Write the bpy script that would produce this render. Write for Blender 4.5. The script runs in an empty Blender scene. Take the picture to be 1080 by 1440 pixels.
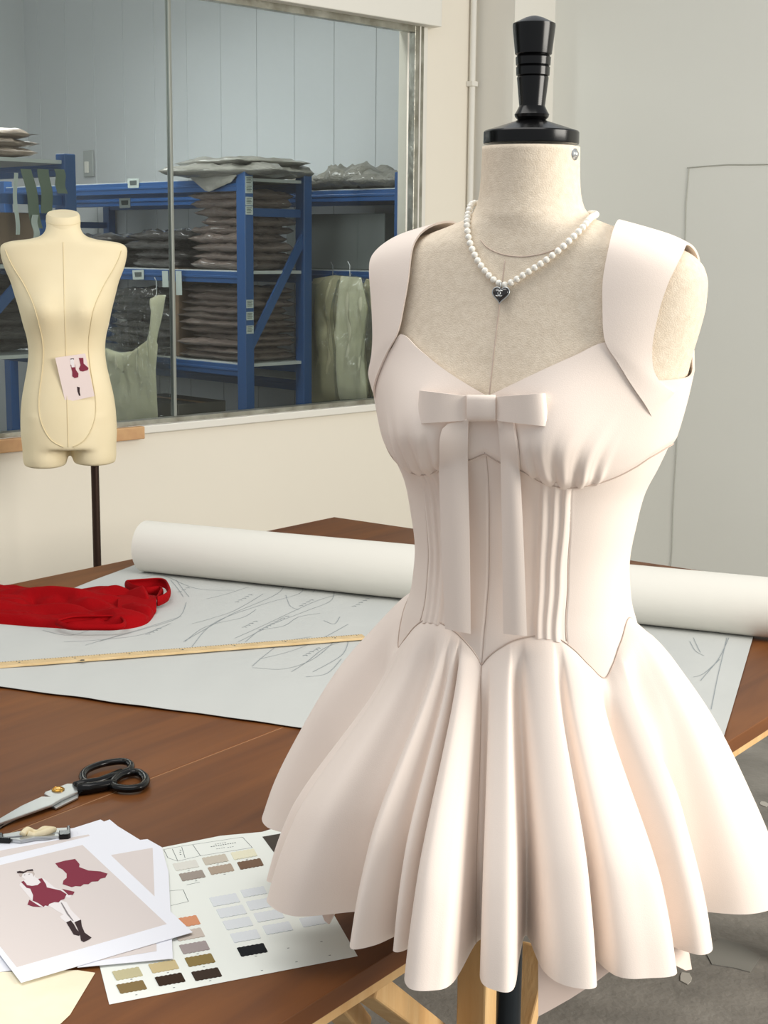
import bpy, bmesh, math, random
import numpy as np
from mathutils import Vector, Matrix, noise
from mathutils.bvhtree import BVHTree
random.seed(7)
COL = bpy.context.scene.collection
PI = math.pi

# ------------------------------------------------------------------ camera
FPX = 2080.0
H = 1.51
TH = math.atan(372/FPX)
RO = .0095
cF = Vector((0, math.cos(TH), -math.sin(TH)))
_U = Vector((0, math.sin(TH), math.cos(TH))); _R = Vector((1, 0, 0))
cR = _R*math.cos(RO) + _U*math.sin(RO)
cU = _U*math.cos(RO) - _R*math.sin(RO)
CAM = Vector((0, 0, H))
cam_d = bpy.data.cameras.new('camera')
cam = bpy.data.objects.new('camera', cam_d); COL.objects.link(cam)
cam_d.sensor_fit = 'VERTICAL'; cam_d.sensor_height = 36; cam_d.lens = 36*FPX/1440
cam_d.clip_start = .05; cam_d.clip_end = 60
m = Matrix.Identity(4)
for i in range(3):
    m[i][0] = cR[i]; m[i][1] = cU[i]; m[i][2] = -cF[i]; m[i][3] = CAM[i]
cam.matrix_world = m
bpy.context.scene.camera = cam

def ray(x, y): return cF + cR*((x-540)/FPX) - cU*((y-720)/FPX)
def Pz(x, y, z):
    d = ray(x, y); return CAM + d*((z-H)/d.z)
def PY(x, y, Y):
    d = ray(x, y); return CAM + d*(Y/d.y)
def zat(py, px, xy):
    """height of the sight line (px,py) where it passes over ground point xy"""
    d = ray(px, py)
    return H + d.z*(math.hypot(xy[0], xy[1])/math.hypot(d.x, d.y))

# ------------------------------------------------------------------ materials
def lin(c):
    c = c/255.0
    return c/12.92 if c <= .04045 else ((c+.055)/1.055)**2.4
def hx(h): return (lin(int(h[0:2], 16)), lin(int(h[2:4], 16)), lin(int(h[4:6], 16)), 1)
MATS = {}
def mat(name, col, rough=.6, metal=0, bump=None, var=None, spec=.5, coat=0, sheen=0, rnd=0, stretch=None):
    """bump=(scale,strength)  var=(scale,hex2,amount)  rnd = per object brightness spread"""
    if name in MATS: return MATS[name]
    M = bpy.data.materials.new(name); M.use_nodes = True
    nt = M.node_tree; b = nt.nodes['Principled BSDF']
    b.inputs['Roughness'].default_value = rough; b.inputs['Metallic'].default_value = metal
    b.inputs['Specular IOR Level'].default_value = spec
    b.inputs['Coat Weight'].default_value = coat; b.inputs['Coat Roughness'].default_value = .12
    b.inputs['Sheen Weight'].default_value = sheen
    b.inputs['Base Color'].default_value = hx(col)
    tc = nt.nodes.new('ShaderNodeTexCoord'); vec = tc.outputs['Object']
    if stretch:
        mp = nt.nodes.new('ShaderNodeMapping'); mp.inputs['Scale'].default_value = stretch
        if len(stretch) > 3: pass
        nt.links.new(vec, mp.inputs['Vector']); vec = mp.outputs['Vector']
    out = None
    if var:
        n = nt.nodes.new('ShaderNodeTexNoise'); n.inputs['Scale'].default_value = var[0]; n.inputs['Detail'].default_value = 6
        nt.links.new(vec, n.inputs['Vector'])
        r = nt.nodes.new('ShaderNodeValToRGB')
        w = .5*(1-var[2])
        r.color_ramp.elements[0].position = .3; r.color_ramp.elements[1].position = .7
        r.color_ramp.elements[0].color = hx(col); r.color_ramp.elements[1].color = hx(var[1])
        nt.links.new(n.outputs['Fac'], r.inputs['Fac']); out = r.outputs['Color']
    if rnd:
        oi = nt.nodes.new('ShaderNodeObjectInfo')
        mr = nt.nodes.new('ShaderNodeMapRange'); mr.inputs[3].default_value = 1-rnd; mr.inputs[4].default_value = 1+rnd
        nt.links.new(oi.outputs['Random'], mr.inputs[0])
        mx = nt.nodes.new('ShaderNodeHueSaturation')
        if out: nt.links.new(out, mx.inputs['Color'])
        else: mx.inputs['Color'].default_value = hx(col)
        nt.links.new(mr.outputs[0], mx.inputs['Value']); out = mx.outputs['Color']
    if out: nt.links.new(out, b.inputs['Base Color'])
    if bump:
        n2 = nt.nodes.new('ShaderNodeTexNoise'); n2.inputs['Scale'].default_value = bump[0]; n2.inputs['Detail'].default_value = 4
        nt.links.new(vec, n2.inputs['Vector'])
        bp = nt.nodes.new('ShaderNodeBump'); bp.inputs['Strength'].default_value = bump[1]; bp.inputs['Distance'].default_value = bump[2] if len(bump) > 2 else .01
        nt.links.new(n2.outputs['Fac'], bp.inputs['Height']); nt.links.new(bp.outputs['Normal'], b.inputs['Normal'])
    MATS[name] = M
    return M

def glass_mat(name, tint, rough=.0, refl=1.0):
    M = bpy.data.materials.new(name); M.use_nodes = True; nt = M.node_tree; nt.nodes.clear()
    o = nt.nodes.new('ShaderNodeOutputMaterial'); t = nt.nodes.new('ShaderNodeBsdfTransparent'); g = nt.nodes.new('ShaderNodeBsdfGlossy')
    if rough > 0:
        tcg = nt.nodes.new('ShaderNodeTexCoord'); ng = nt.nodes.new('ShaderNodeTexNoise'); ng.inputs['Scale'].default_value = 24; ng.inputs['Detail'].default_value = 3
        bg = nt.nodes.new('ShaderNodeBump'); bg.inputs['Strength'].default_value = 1; bg.inputs['Distance'].default_value = .03
        nt.links.new(tcg.outputs['Object'], ng.inputs['Vector']); nt.links.new(ng.outputs['Fac'], bg.inputs['Height']); nt.links.new(bg.outputs[0], g.inputs['Normal'])
    t.inputs[0].default_value = hx(tint); g.inputs['Roughness'].default_value = rough; g.inputs['Color'].default_value = (refl, refl, refl, 1)
    fr = nt.nodes.new('ShaderNodeFresnel'); fr.inputs[0].default_value = 1.45 if rough == 0 else 1.7
    mx = nt.nodes.new('ShaderNodeMixShader')
    ge = nt.nodes.new('ShaderNodeNewGeometry'); iv = nt.nodes.new('ShaderNodeMath'); iv.operation = 'SUBTRACT'; iv.inputs[0].default_value = 1
    nt.links.new(ge.outputs['Backfacing'], iv.inputs[1]); mu = nt.nodes.new('ShaderNodeMath'); mu.operation = 'MULTIPLY'
    nt.links.new(fr.outputs[0], mu.inputs[0]); nt.links.new(iv.outputs[0], mu.inputs[1]); nt.links.new(mu.outputs[0], mx.inputs[0]); nt.links.new(t.outputs[0], mx.inputs[1]); nt.links.new(g.outputs[0], mx.inputs[2])
    nt.links.new(mx.outputs[0], o.inputs[0]); MATS[name] = M
    return M

# ------------------------------------------------------------------ mesh helpers
def link(name, me, material=None, parent=None, smooth=True):
    o = bpy.data.objects.new(name, me); COL.objects.link(o)
    if material: me.materials.append(material)
    if smooth and len(me.polygons):
        me.polygons.foreach_set('use_smooth', [True]*len(me.polygons))
    if parent is not None: o.parent = parent
    return o

class MB:
    """collects shapes, then links them as one mesh object"""
    def __init__(s): s.v = []; s.f = []
    def add(s, vs, fs):
        k = len(s.v); s.v += [tuple(v) for v in vs]; s.f += [tuple(i+k for i in f) for f in fs]
    def grid(s, rows, closed=False, cap=False):
        n = len(rows[0]); vs = [p for r in rows for p in r]; fs = []
        for i in range(len(rows)-1):
            for j in range(n if closed else n-1):
                a = i*n+j; b = i*n+(j+1) % n
                fs.append((a, b, b+n, a+n))
        if cap:
            fs.append(tuple(range(n-1, -1, -1))); fs.append(tuple(range((len(rows)-1)*n, len(rows)*n)))
        s.add(vs, fs)
    def box(s, c, ax, ay, az):
        """centre, three half-axis vectors"""
        c, ax, ay, az = map(Vector, (c, ax, ay, az)); vs = []
        for k in (-1, 1):
            for q, r in ((-1, -1), (1, -1), (1, 1), (-1, 1)): vs.append(c+ax*q+ay*r+az*k)
        s.add(vs, [(3, 2, 1, 0), (4, 5, 6, 7), (0, 1, 5, 4), (1, 2, 6, 5), (2, 3, 7, 6), (3, 0, 4, 7)])
    def bar(s, a, b, w, h, up=(0, 0, 1)):
        a, b = Vector(a), Vector(b); d = (b-a); L = d.length; d.normalize(); up = Vector(up)
        x = d.cross(up)
        if x.length < 1e-4: x = d.cross(Vector((1, 0, 0)))
        x.normalize(); y = x.cross(d)
        s.box((a+b)/2, d*L/2, x*w/2, y*h/2)
    def tube(s, pts, r, n=10, closed=False, sx=1.0, cap=True):
        pts = [Vector(p) for p in pts]; rows = []; N = len(pts)
        nrm = None
        for i, p in enumerate(pts):
            a = pts[(i-1) % N] if (closed or i > 0) else p
            b = pts[(i+1) % N] if (closed or i < N-1) else p
            t = (b-a).normalized()
            if nrm is None:
                nrm = t.cross(Vector((0, 0, 1)))
                if nrm.length < 1e-3: nrm = t.cross(Vector((1, 0, 0)))
            nrm = (nrm - t*nrm.dot(t)).normalized(); bn = t.cross(nrm)
            rr = r[i] if isinstance(r, (list, tuple)) else r
            rows.append([p + nrm*math.cos(q*2*PI/n)*rr*sx + bn*math.sin(q*2*PI/n)*rr for q in range(n)])
        if closed: rows.append(rows[0])
        s.grid([[tuple(p) for p in r_] for r_ in rows], closed=True, cap=cap and not closed)
    def lathe(s, prof, c=(0, 0, 0), n=48):
        rows = [[(c[0]+r*math.cos(q*2*PI/n), c[1]+r*math.sin(q*2*PI/n), c[2]+z) for q in range(n)] for r, z in prof]
        s.grid(rows, closed=True, cap=True)
    def prism(s, pts, z0, z1):
        """closed outline of (x,y), or (x,y,z0-offset) points between two heights"""
        n = len(pts)
        A = sum(pts[i][0]*pts[(i+1) % n][1]-pts[(i+1) % n][0]*pts[i][1] for i in range(n))
        if A < 0: pts = pts[::-1]
        vs = [(p[0], p[1], z0) for p in pts]+[(p[0], p[1], z1) for p in pts]
        fs = [tuple(range(n-1, -1, -1)), tuple(range(n, 2*n))]
        fs += [(i, (i+1) % n, n+(i+1) % n, n+i) for i in range(n)]
        s.add(vs, fs)
    def build(s, name, material=None, parent=None, smooth=False, bevel=0, solid=None, sub=0, auto=None):
        me = bpy.data.meshes.new(name); me.from_pydata(s.v, [], s.f); me.update()
        o = link(name, me, material, parent, smooth)
        if auto is not None:
            bm = bmesh.new(); bm.from_mesh(me)
            for e in bm.edges:
                if len(e.link_faces) == 2 and e.calc_face_angle(0) > auto: e.smooth = False
            bm.to_mesh(me); bm.free()
        if solid:
            md = o.modifiers.new('solid', 'SOLIDIFY'); md.thickness = solid[0]; md.offset = solid[1]
        if solid and smooth:
            md = o.modifiers.new('edges', 'EDGE_SPLIT'); md.split_angle = math.radians(60)
        if bevel:
            md = o.modifiers.new('bevel', 'BEVEL'); md.width = bevel; md.segments = 2; md.limit_method = 'ANGLE'
        if sub:
            md = o.modifiers.new('sub', 'SUBSURF'); md.levels = sub; md.render_levels = sub
        return o

def tag(o, label, cat, group=None):
    o['label'] = label; o['category'] = cat
    if group: o['group'] = group
    return o
def thing(name, label, cat, loc=(0, 0, 0), group=None):
    o = bpy.data.objects.new(name, None); COL.objects.link(o); o.location = loc; o.empty_display_size = .05
    return tag(o, label, cat, group)
def struct(o): o['kind'] = 'structure'; return o
def reparent(o, p):
    """keep world position of a world-built mesh under a parent empty placed at loc"""
    o.parent = p; o.matrix_parent_inverse = Matrix.Translation(-Vector(p.location)); return o
def under(p, mb, name, material, **k):
    o = mb.build(name, material, None, **k)
    if p is not None: reparent(o, p) if p.type == 'EMPTY' else setattr(o, 'parent', p)
    return o

def pchip(xs, ys):
    x = np.array(xs, float); y = np.array(ys, float)
    o = np.argsort(x); x = x[o]; y = y[o]
    h = np.diff(x); d = np.diff(y)/h; mm = np.zeros_like(y)
    for i in range(1, len(x)-1):
        if d[i-1]*d[i] > 0:
            w1 = 2*h[i]+h[i-1]; w2 = h[i]+2*h[i-1]; mm[i] = (w1+w2)/(w1/d[i-1]+w2/d[i])
    mm[0] = d[0]; mm[-1] = d[-1]
    def f(q):
        q = min(max(q, x[0]), x[-1]); i = min(max(int(np.searchsorted(x, q))-1, 0), len(h)-1)
        t = (q-x[i])/h[i]
        return float(y[i]*(1+2*t)*(1-t)**2 + mm[i]*h[i]*t*(1-t)**2 + y[i+1]*t*t*(3-2*t) + mm[i+1]*h[i]*t*t*(t-1))
    return f
def sm(a, b, x):
    t = min(max((x-a)/(b-a), 0), 1); return t*t*(3-2*t)   # also for a > b

# ------------------------------------------------------------------ palette
M_wall = mat('wall_paint', 'ece5d6', .75, bump=(60, .03), var=(.9, 'e8e1d3', 1))
M_wall2 = mat('side_wall_paint', 'e8e8e0', .75, bump=(60, .03), var=(.8, 'e3e3db', 1))
M_white = mat('white_paint', 'e4e1d8', .6, bump=(40, .03))
M_floor = mat('concrete', '97928a', .7, bump=(60, .3), var=(7, '77736c', 1))
M_panel = mat('store_panel', 'c3c6c8', .5)
M_alu = mat('aluminium', 'b9b8ae', .35, .8, bump=(40, .3), var=(14, '8a877a', 1))
M_chrome = mat('chrome', 'd0d0d0', .12, 1)
M_tan = mat('tan_wood', 'd2a878', .6, var=(20, 'c2946a', 1))
M_blue = mat('blue_enamel', '2b578f', .35, bump=(30, .02))
M_shelf = mat('shelf_board', 'c8ccca', .5)
M_sticker = mat('sticker', 'c9d2cc', .6)
M_ink = mat('ink', '5a615f', .7)
M_dress = mat('scuba_crepe', 'efe1d6', .6, bump=(900, .06), sheen=.15, spec=.3)
M_lining = mat('lining', 'ead6ca', .7, spec=.3)
M_seam = mat('seam_thread', 'c6b3a6', .8)
M_linen = mat('linen', 'e8dac6', .85, bump=(700, .2), var=(160, 'dccdb8', 1), spec=.2)
M_black = mat('black_lacquer', '0a0a0b', .2, spec=.3)
M_steel = mat('steel', 'c2c4c4', .32, .85)
M_joint = mat('glazing_bead', '8d918a', .4, .3)
M_gun = mat('gunmetal', '3a4046', .3, .9)
M_cream = mat('cream_foam', 'eee0bd', .6, var=(6, 'e8d8b2', 1), spec=.3)
M_creamseam = mat('cream_seam', 'e0d0a8', .7)
M_pearl = mat('pearl', 'f4f0e6', .18, coat=.6)
M_heart = mat('black_enamel', '171214', .15, coat=.5)
M_paper = mat('paper', 'f0f1f8', .8, spec=.2)
M_paper2 = mat('pattern_paper', 'c1c3c0', .8, bump=(7, .35), spec=.2)
M_roll = mat('roll_paper', 'e2dfd6', .75, bump=(25, .06), spec=.2)
M_cpaper = mat('cream_paper', 'f8f0d8', .8, var=(12, 'f3e6c6', 1), spec=.2)
M_pink = mat('print_ground', 'dfd5d1', .8, spec=.2)
M_rose = mat('print_rose', '853546', .8, spec=.2)
M_skin = mat('print_skin', 'ece6e6', .8, spec=.2)
M_boot = mat('print_boot', '3a2c2e', .8, spec=.2)
M_line = mat('print_line', '8d8688', .8, spec=.2)
M_plot = mat('plot_line', '8f979b', .8, spec=.1)
M_card = mat('card', 'f0f3ec', .7, spec=.2)
M_red = mat('red_knit', '90030a', .8, bump=(500, .2), spec=.08)
M_pine = mat('pine', 'dfbb86', .55, bump=(30, .1), var=(5, 'cd9f66', 1), stretch=(6, 6, .8))
M_boxw = mat('boxwood', 'd8bf94', .5, var=(30, 'c9ac7c', 1))
M_gold = mat('brass', 'c79a4a', .25, 1)
M_pack = mat('packed_garment', 'c0aa9e', .38, bump=(15, 1, .05), var=(9, 'a39086', 1), coat=1, rnd=.22)
M_packk = mat('packed_dark', '827c78', .3, bump=(16, 1, .06), var=(8, '5a5653', 1), coat=1, rnd=.2)
M_packt = mat('packed_tan', 'b8a594', .45, bump=(22, .7), var=(9, '937c6c', 1), coat=.5, rnd=.15)
M_packg = mat('packed_grey', 'a3a096', .4, bump=(24, .8), var=(8, '8c8a80', 1), coat=.6, rnd=.15)
M_carton = mat('carton', '9a8068', .8, var=(6, '8d745e', 1))
M_carton2 = mat('grey_carton', '706c64', .8)
M_gown = mat('gown', 'd6cda8', .6, bump=(20, .5), var=(5, 'bdb48e', 1), coat=.4)
M_gown2 = mat('pale_gown', 'e8e4c8', .6, bump=(20, .4), var=(5, 'd6d2b0', 1), coat=.4)
M_bag = glass_mat('clear_bag', 'f1f2ee', .12)
M_glass = glass_mat('window_glass', 'dee2e1', 0.0, .8)
M_green = mat('green_ribbon', '6d7d6c', .7)

def wood_mat():
    M = mat('dark_table_wood', '6b3f22', .45, spec=.3)
    nt = M.node_tree; b = nt.nodes['Principled BSDF']
    tc = nt.nodes.new('ShaderNodeTexCoord'); mp = nt.nodes.new('ShaderNodeMapping')
    mp.inputs['Scale'].default_value = (1.6, 15, 8)
    vr = nt.nodes.new('ShaderNodeVectorRotate'); vr.rotation_type = 'Z_AXIS'; vr.inputs['Angle'].default_value = math.radians(-53.5)
    n = nt.nodes.new('ShaderNodeTexNoise'); n.inputs['Scale'].default_value = 1.6; n.inputs['Detail'].default_value = 7; n.inputs['Distortion'].default_value = .5
    r = nt.nodes.new('ShaderNodeValToRGB')
    r.color_ramp.elements[0].position = .3; r.color_ramp.elements[0].color = hx('613719')
    r.color_ramp.elements[1].position = .72; r.color_ramp.elements[1].color = hx('7b4a22')
    nt.links.new(tc.outputs['Object'], vr.inputs['Vector']); nt.links.new(vr.outputs[0], mp.inputs[0]); nt.links.new(mp.outputs[0], n.inputs['Vector'])
    nt.links.new(n.outputs['Fac'], r.inputs[0]); nt.links.new(r.outputs[0], b.inputs['Base Color'])
    return M
M_wood = wood_mat()

# ------------------------------------------------------------------ room
ALPHA = math.radians(44.8)
E1 = Vector((math.sin(ALPHA), math.cos(ALPHA), 0))          # along the window wall, away from camera
E2 = Vector((-math.cos(ALPHA), math.sin(ALPHA), 0))         # into the storeroom
SILL = .93
W0 = Pz(535, 565, SILL); W0.z = 0
def W(u, v, z=0): return W0 + E1*u + E2*v + Vector((0, 0, z))
def u_at(px, v, py=400):
    d = ray(px, py); d = Vector((d.x, d.y, 0))
    A = Matrix(((E1.x, -d.x), (E1.y, -d.y))); o = W0+E2*v
    return (A.inverted() @ Vector((-o.x, -o.y)))[0]
U_WR = u_at(589, 0)                 # window right edge
U_COL = u_at(662, 0)                # column left face
COLW = .2
U_E = u_at(770, -COLW)              # side wall plane
U_C0 = u_at(715, -COLW)
ZT = zat(43, 589, W(U_WR, 0))       # window head
U_L = -5.2
CEIL = 3.4
def wbox(u0, u1, v0, v1, z0, z1, mb=None):
    mb = mb or MB(); mb.box(W((u0+u1)/2, (v0+v1)/2, (z0+z1)/2), E1*(u1-u0)/2, E2*(v1-v0)/2, (0, 0, (z1-z0)/2)); return mb
TK = .12
w = wbox(U_L, U_E+.1, 0, TK, 0, SILL-.012)
wbox(U_L, U_E+.1, 0, TK, ZT+.02, CEIL, w); wbox(U_WR, U_E+.1, 0, TK, SILL-.012, ZT+.02, w)
struct(w.build('wall_back', M_wall))
w = wbox(U_C0, U_E, -COLW, 0, 0, CEIL); struct(w.build('trim_1', M_white))
struct(wbox(U_E, U_E+.1, -7, 3.6, 0, CEIL).build('wall_right', M_wall2))
# beam over the window
U_B = u_at(616, -.06)
zb = zat(38, 616, W(U_B, -.06))
struct(wbox(U_L, U_B, -.06, 0, zb, CEIL).build('trim_2', M_white, bevel=.004))
struct(wbox(U_L-1, 6, -9, 0, -.1, 0).build('floor', M_floor))
# storeroom shell
struct(wbox(U_L, U_E, 0, 3.7, -.1, -.001).build('floor_storeroom', M_floor))
pm = wbox(U_E-.012, U_E, TK, 3.6, 0, CEIL)
sp = .268
k = 0
v = TK+.12
while v < 3.5:
    wbox(U_E-.0155, U_E-.011, v, v+.014, 0, CEIL, pm); v += sp
struct(pm.build('wall_storeroom', M_panel))
struct(wbox(U_L, U_E, 3.6, 3.7, 0, CEIL).build('wall_far', M_panel))
struct(wbox(U_L-.1, U_L, 0, 3.7, 0, CEIL).build('wall_left', M_panel))
struct(wbox(U_L-.1, U_E+.1, .0, 3.7, CEIL, CEIL+.1).build('ceiling', M_white))
# window: frame, sill, joint, two panes
U_J = u_at(242, .03)
win = struct(wbox(U_WR-.05, U_WR, -.012, .02, SILL, ZT+.02).build('window_1', M_alu, bevel=.003))
wbox(U_WR-.027, U_WR-.021, -.016, -.011, SILL, ZT+.02).build('frame_bead', M_white, win, bevel=.001)
wbox(U_WR, U_WR+.022, -.01, .004, SILL, ZT+.02).build('frame_trim', M_white, win, bevel=.003)
fm = wbox(U_L, U_WR-.05, -.012, .02, ZT-.012, ZT+.02); fm.build('window_head_frame', M_alu, win, bevel=.002)
wbox(U_L, U_WR-.05, -.012, .03, SILL-.002, SILL+.014).build('window_bottom_frame', M_alu, win, bevel=.002)
wbox(U_J-.0055, U_J+.0055, .02, .04, SILL, ZT).build('glazing_joint', M_joint, win, bevel=.002)
wbox(U_L, U_J-.006, .027, .033, SILL, ZT).build('pane', M_glass, win)
wbox(U_J+.006, U_WR-.05, .027, .033, SILL, ZT).build('pane', M_glass, win)
U_T = u_at(200, -.03)
wbox(U_L, U_T, -.03, .0, SILL-.045, SILL-.004).build('sill_strip', M_tan, win, bevel=.003)
wbox(U_T, U_WR, -.02, .0, SILL-.03, SILL-.004).build('sill_strip', M_white, win, bevel=.003)
# hairline outline of a covered hatch on the side wall
def v_at_right(px, py):
    d = ray(px, py); d2 = Vector((d.x, d.y, 0)); o = W0+E1*U_E
    A = Matrix(((E2.x, -d2.x), (E2.y, -d2.y))); s = A.inverted() @ Vector((-o.x, -o.y))
    return s[0], H + d.z*s[1]
v1, z1 = v_at_right(967, 235); v2, z2 = v_at_right(1080, 230)
hm = MB()
M_hair = mat('hairline_gap', 'b3b3aa', .8)
pts = [W(U_E-.002, v1-.004+random.uniform(-.004, .004), z1*i/14) for i in range(15)]
hm.tube(pts, .0022, 5)
pts = [W(U_E-.002, v1+(v1*0-1.2)*i/14, z1+random.uniform(-.004, .004)+.00*i) for i in range(15)]
hm.tube(pts, .0022, 5)
struct(hm.build('trim_3', M_hair))
# conduit in the corner
cp = thing('conduit_pipe', 'thin white conduit pipe running up the corner beside the column', 'pipe', W(U_C0-.03, -.02))
pm = MB(); pm.tube([W(U_C0-.03, -.018, z) for z in (0.0, 1, 2, 3.39)], .012, 12); under(cp, pm, 'tube', M_white, smooth=True)
for zz in (.6, zat(118, 660, W(U_C0-.03, -.02)), 2.9):
    c = wbox(U_C0-.047, U_C0-.013, -.034, 0, zz-.01, zz+.01); under(cp, c, 'clip', M_white, bevel=.003)

# ------------------------------------------------------------------ worktable
TZ = .75
TD = Vector((math.sin(math.radians(36.5)), math.cos(math.radians(36.5)), 0))   # along the table
TX = Vector((TD.y, -TD.x, 0))                                                  # across, towards the camera's right
CORN = Pz(470, 727, TZ); CORN.z = 0
e1 = Pz(392, 1440, TZ); TWID = (e1-CORN).dot(TX)
def T(a, b, z=TZ): return CORN - TD*a + TX*b + Vector((0, 0, z))               # a from far end towards camera, b from far edge
table = thing('worktable', 'large dark brown cutting table on pine trestle legs under the pattern paper', 'table', T(1.8, TWID/2, 0))
TL = 4.2
b_seam = (Pz(26, 1166, TZ)-CORN).dot(TX)
for b0, b1 in ((0, b_seam-.0009), (b_seam+.0009, TWID)):
    t = MB(); t.prism([tuple(T(a_, b_)[:2]) for a_, b_ in ((0, b0), (0, b1), (TL, b1), (TL, b0-(.033*TL if b0 == 0 else 0)))], TZ-.024, TZ); under(table, t, 'tabletop', M_wood, bevel=.0015)
t = MB(); t.box(T(TL/2, b_seam, TZ-.012), TD*TL/2, TX*.0009, (0, 0, .0113)); under(table, t, 'joint_strip', mat('joint_gap', 'a87c56', .7))
t = MB(); t.box(T(TL/2, TWID-.03, TZ-.024-.009), TD*TL/2, TX*.022, (0, 0, .009)); under(table, t, 'edge_rail', M_pine, bevel=.002)
t = MB(); t.box(T(TL/2, .03, TZ-.024-.016), TD*TL/2, TX*.022, (0, 0, .016)); under(table, t, 'edge_rail', M_pine, bevel=.002)
def leg(a, b, s=.07):
    t = MB(); p = T(a, b, 0); t.box(p+Vector((0, 0, (TZ-.056)/2)), TD*s/2, TX*s/2, (0, 0, (TZ-.056)/2)); under(table, t, 'leg', M_pine, bevel=.003)
def brace(pa, pb, w=.08, h=.045, up=(0, 0, 1)):
    t = MB(); t.bar(pa, pb, w, h, up); under(table, t, 'brace', M_pine, bevel=.003)

# ------------------------------------------------------------------ dress form (main)
AX = PY(743, 350, 1.6); AX.z = 0
PHI = math.radians(28)
BX = Vector((math.cos(PHI), -math.sin(PHI), 0)); BY = Vector((-math.sin(PHI), -math.cos(PHI), 0))
def cat_pts(P, n):
    P = [np.array(p) for p in P]; out = []
    for i in range(len(P)-1):
        p0 = P[max(i-1, 0)]; p1 = P[i]; p2 = P[i+1]; p3 = P[min(i+2, len(P)-1)]
        for j in range(n):
            t = j/n; out.append(tuple(.5*((2*p1)+(-p0+p2)*t+(2*p0-5*p1+4*p2-p3)*t*t+(-p0+3*p1-3*p2+p3)*t**3)))
    out.append(tuple(P[-1])); return out
def L2W(x, y, z): return AX + BX*x + BY*y + Vector((0, 0, H+z))
def W2L(p):
    d = Vector(p)-AX; return d.dot(BX), d.dot(BY), p[2]-H
def zy(y): return 1.6*math.tan(math.atan((720-y)/FPX)-TH)

ZK = [.1055, .085, .06, .045, .033, .024, .014, .004, -.006, -.018, -.034, -.055, -.08, -.107, -.153, -.195, -.225, -.257, -.286, -.334, -.374, -.407, -.46, -.52, -.56]
AK = [.0515, .052, .0535, .057, .068, .092, .124, .158, .178, .189, .193, .192, .187, .180, .171, .159, .147, .1325, .126, .119, .122, .131, .142, .148, .146]
FK = [.050, .050, .051, .053, .055, .055, .056, .058, .060, .063, .067, .072, .078, .083, .087, .087, .086, .085, .084, .082, .086, .092, .098, .10, .098]
BK = [.050, .050, .053, .058, .062, .064, .066, .069, .073, .078, .083, .088, .092, .095, .096, .093, .088, .083, .08, .08, .088, .098, .112, .12, .118]
NK = [2.0, 2.0, 2.0, 2.0, 2.0, 2.05, 2.15, 2.3, 2.4, 2.45, 2.45, 2.4, 2.35, 2.3, 2.25, 2.2, 2.15, 2.1, 2.1, 2.1, 2.1, 2.1, 2.1, 2.1, 2.1]
fa, ff, fb, fn = pchip(ZK, AK), pchip(ZK, FK), pchip(ZK, BK), pchip(ZK, NK)
def bust(x, z):
    r = 0
    for s in (-1, 1):
        dx = (x-s*.074)/.048; dz = (z+.190)/(.055 if z > -.19 else .038)
        r += math.exp(-(dx*dx+dz*dz)*.8)
    return .036*r
def S(th, z, off=0):
    """surface point of the torso in body coordinates; th=0 front, +90 = wearer's left"""
    a = fa(z); n = fn(z); s, c = math.sin(th), math.cos(th)
    if s < 0: a *= 1-.05*sm(-.15, -.05, z)*(1-sm(.02, .05, z))
    x = a*math.copysign(abs(s)**(2/n), s)
    d = ff(z) if c > 0 else fb(z)
    y = d*math.copysign(abs(c)**(2/n), c)
    if c > 0: y += bust(x, z)*sm(0, .35, c)
    if off:
        # outward direction in plan
        gx = math.copysign(abs(x/a)**(n-1)/a, x); gy = math.copysign(abs(c)**(2*(n-1)/n)/d, c)
        L = math.hypot(gx, gy) or 1
        x += gx/L*off; y += gy/L*off
    return x, y, z
def TH_of(x, y, z):
    a = fa(z); n = fn(z)
    d = ff(z) if y > 0 else fb(z)
    if y > 0: y = max(y-bust(x, z), 1e-5)
    return math.atan2(math.copysign((abs(x)/a)**(n/2), x), math.copysign((abs(y)/d)**(n/2), y))
zrows = []
for i in range(len(ZK)-1):
    k = 4 if i > 12 else 5
    for j in range(k): zrows.append(ZK[i]+(ZK[i+1]-ZK[i])*j/k)
zrows.append(ZK[-1])
NT = 144
tor = MB()
tor.grid([[tuple(L2W(*S(2*PI*j/NT, z))) for j in range(NT)] for z in zrows], closed=True, cap=True)
bvh = BVHTree.FromPolygons([Vector(v) for v in tor.v], [f for f in tor.f])
form = thing('dress_form', 'linen dress form with black turned neck finial wearing the blush dress', 'dress form', (AX.x, AX.y, 0))
under(form, tor, 'torso', M_linen, smooth=True)
def hit(px, py):
    d = ray(px, py).normalized()
    r = bvh.ray_cast(CAM, d)
    if r[0] is not None: return r[0], r[1] if r[1].dot(d) < 0 else -r[1]
    best = None
    for k in range(200):
        p = CAM+d*(1.2+.8*k/200); q = bvh.find_nearest(p)
        if best is None or q[3] < best[3]: best = q
    n = best[1]; c = Vector((AX.x, AX.y, best[0].z))
    if n.dot(best[0]-c) < 0: n = -n
    return best[0], n
def hl(px, py):
    p, n = hit(px, py); x, y, z = W2L(p); return TH_of(x, y, z), z

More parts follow.
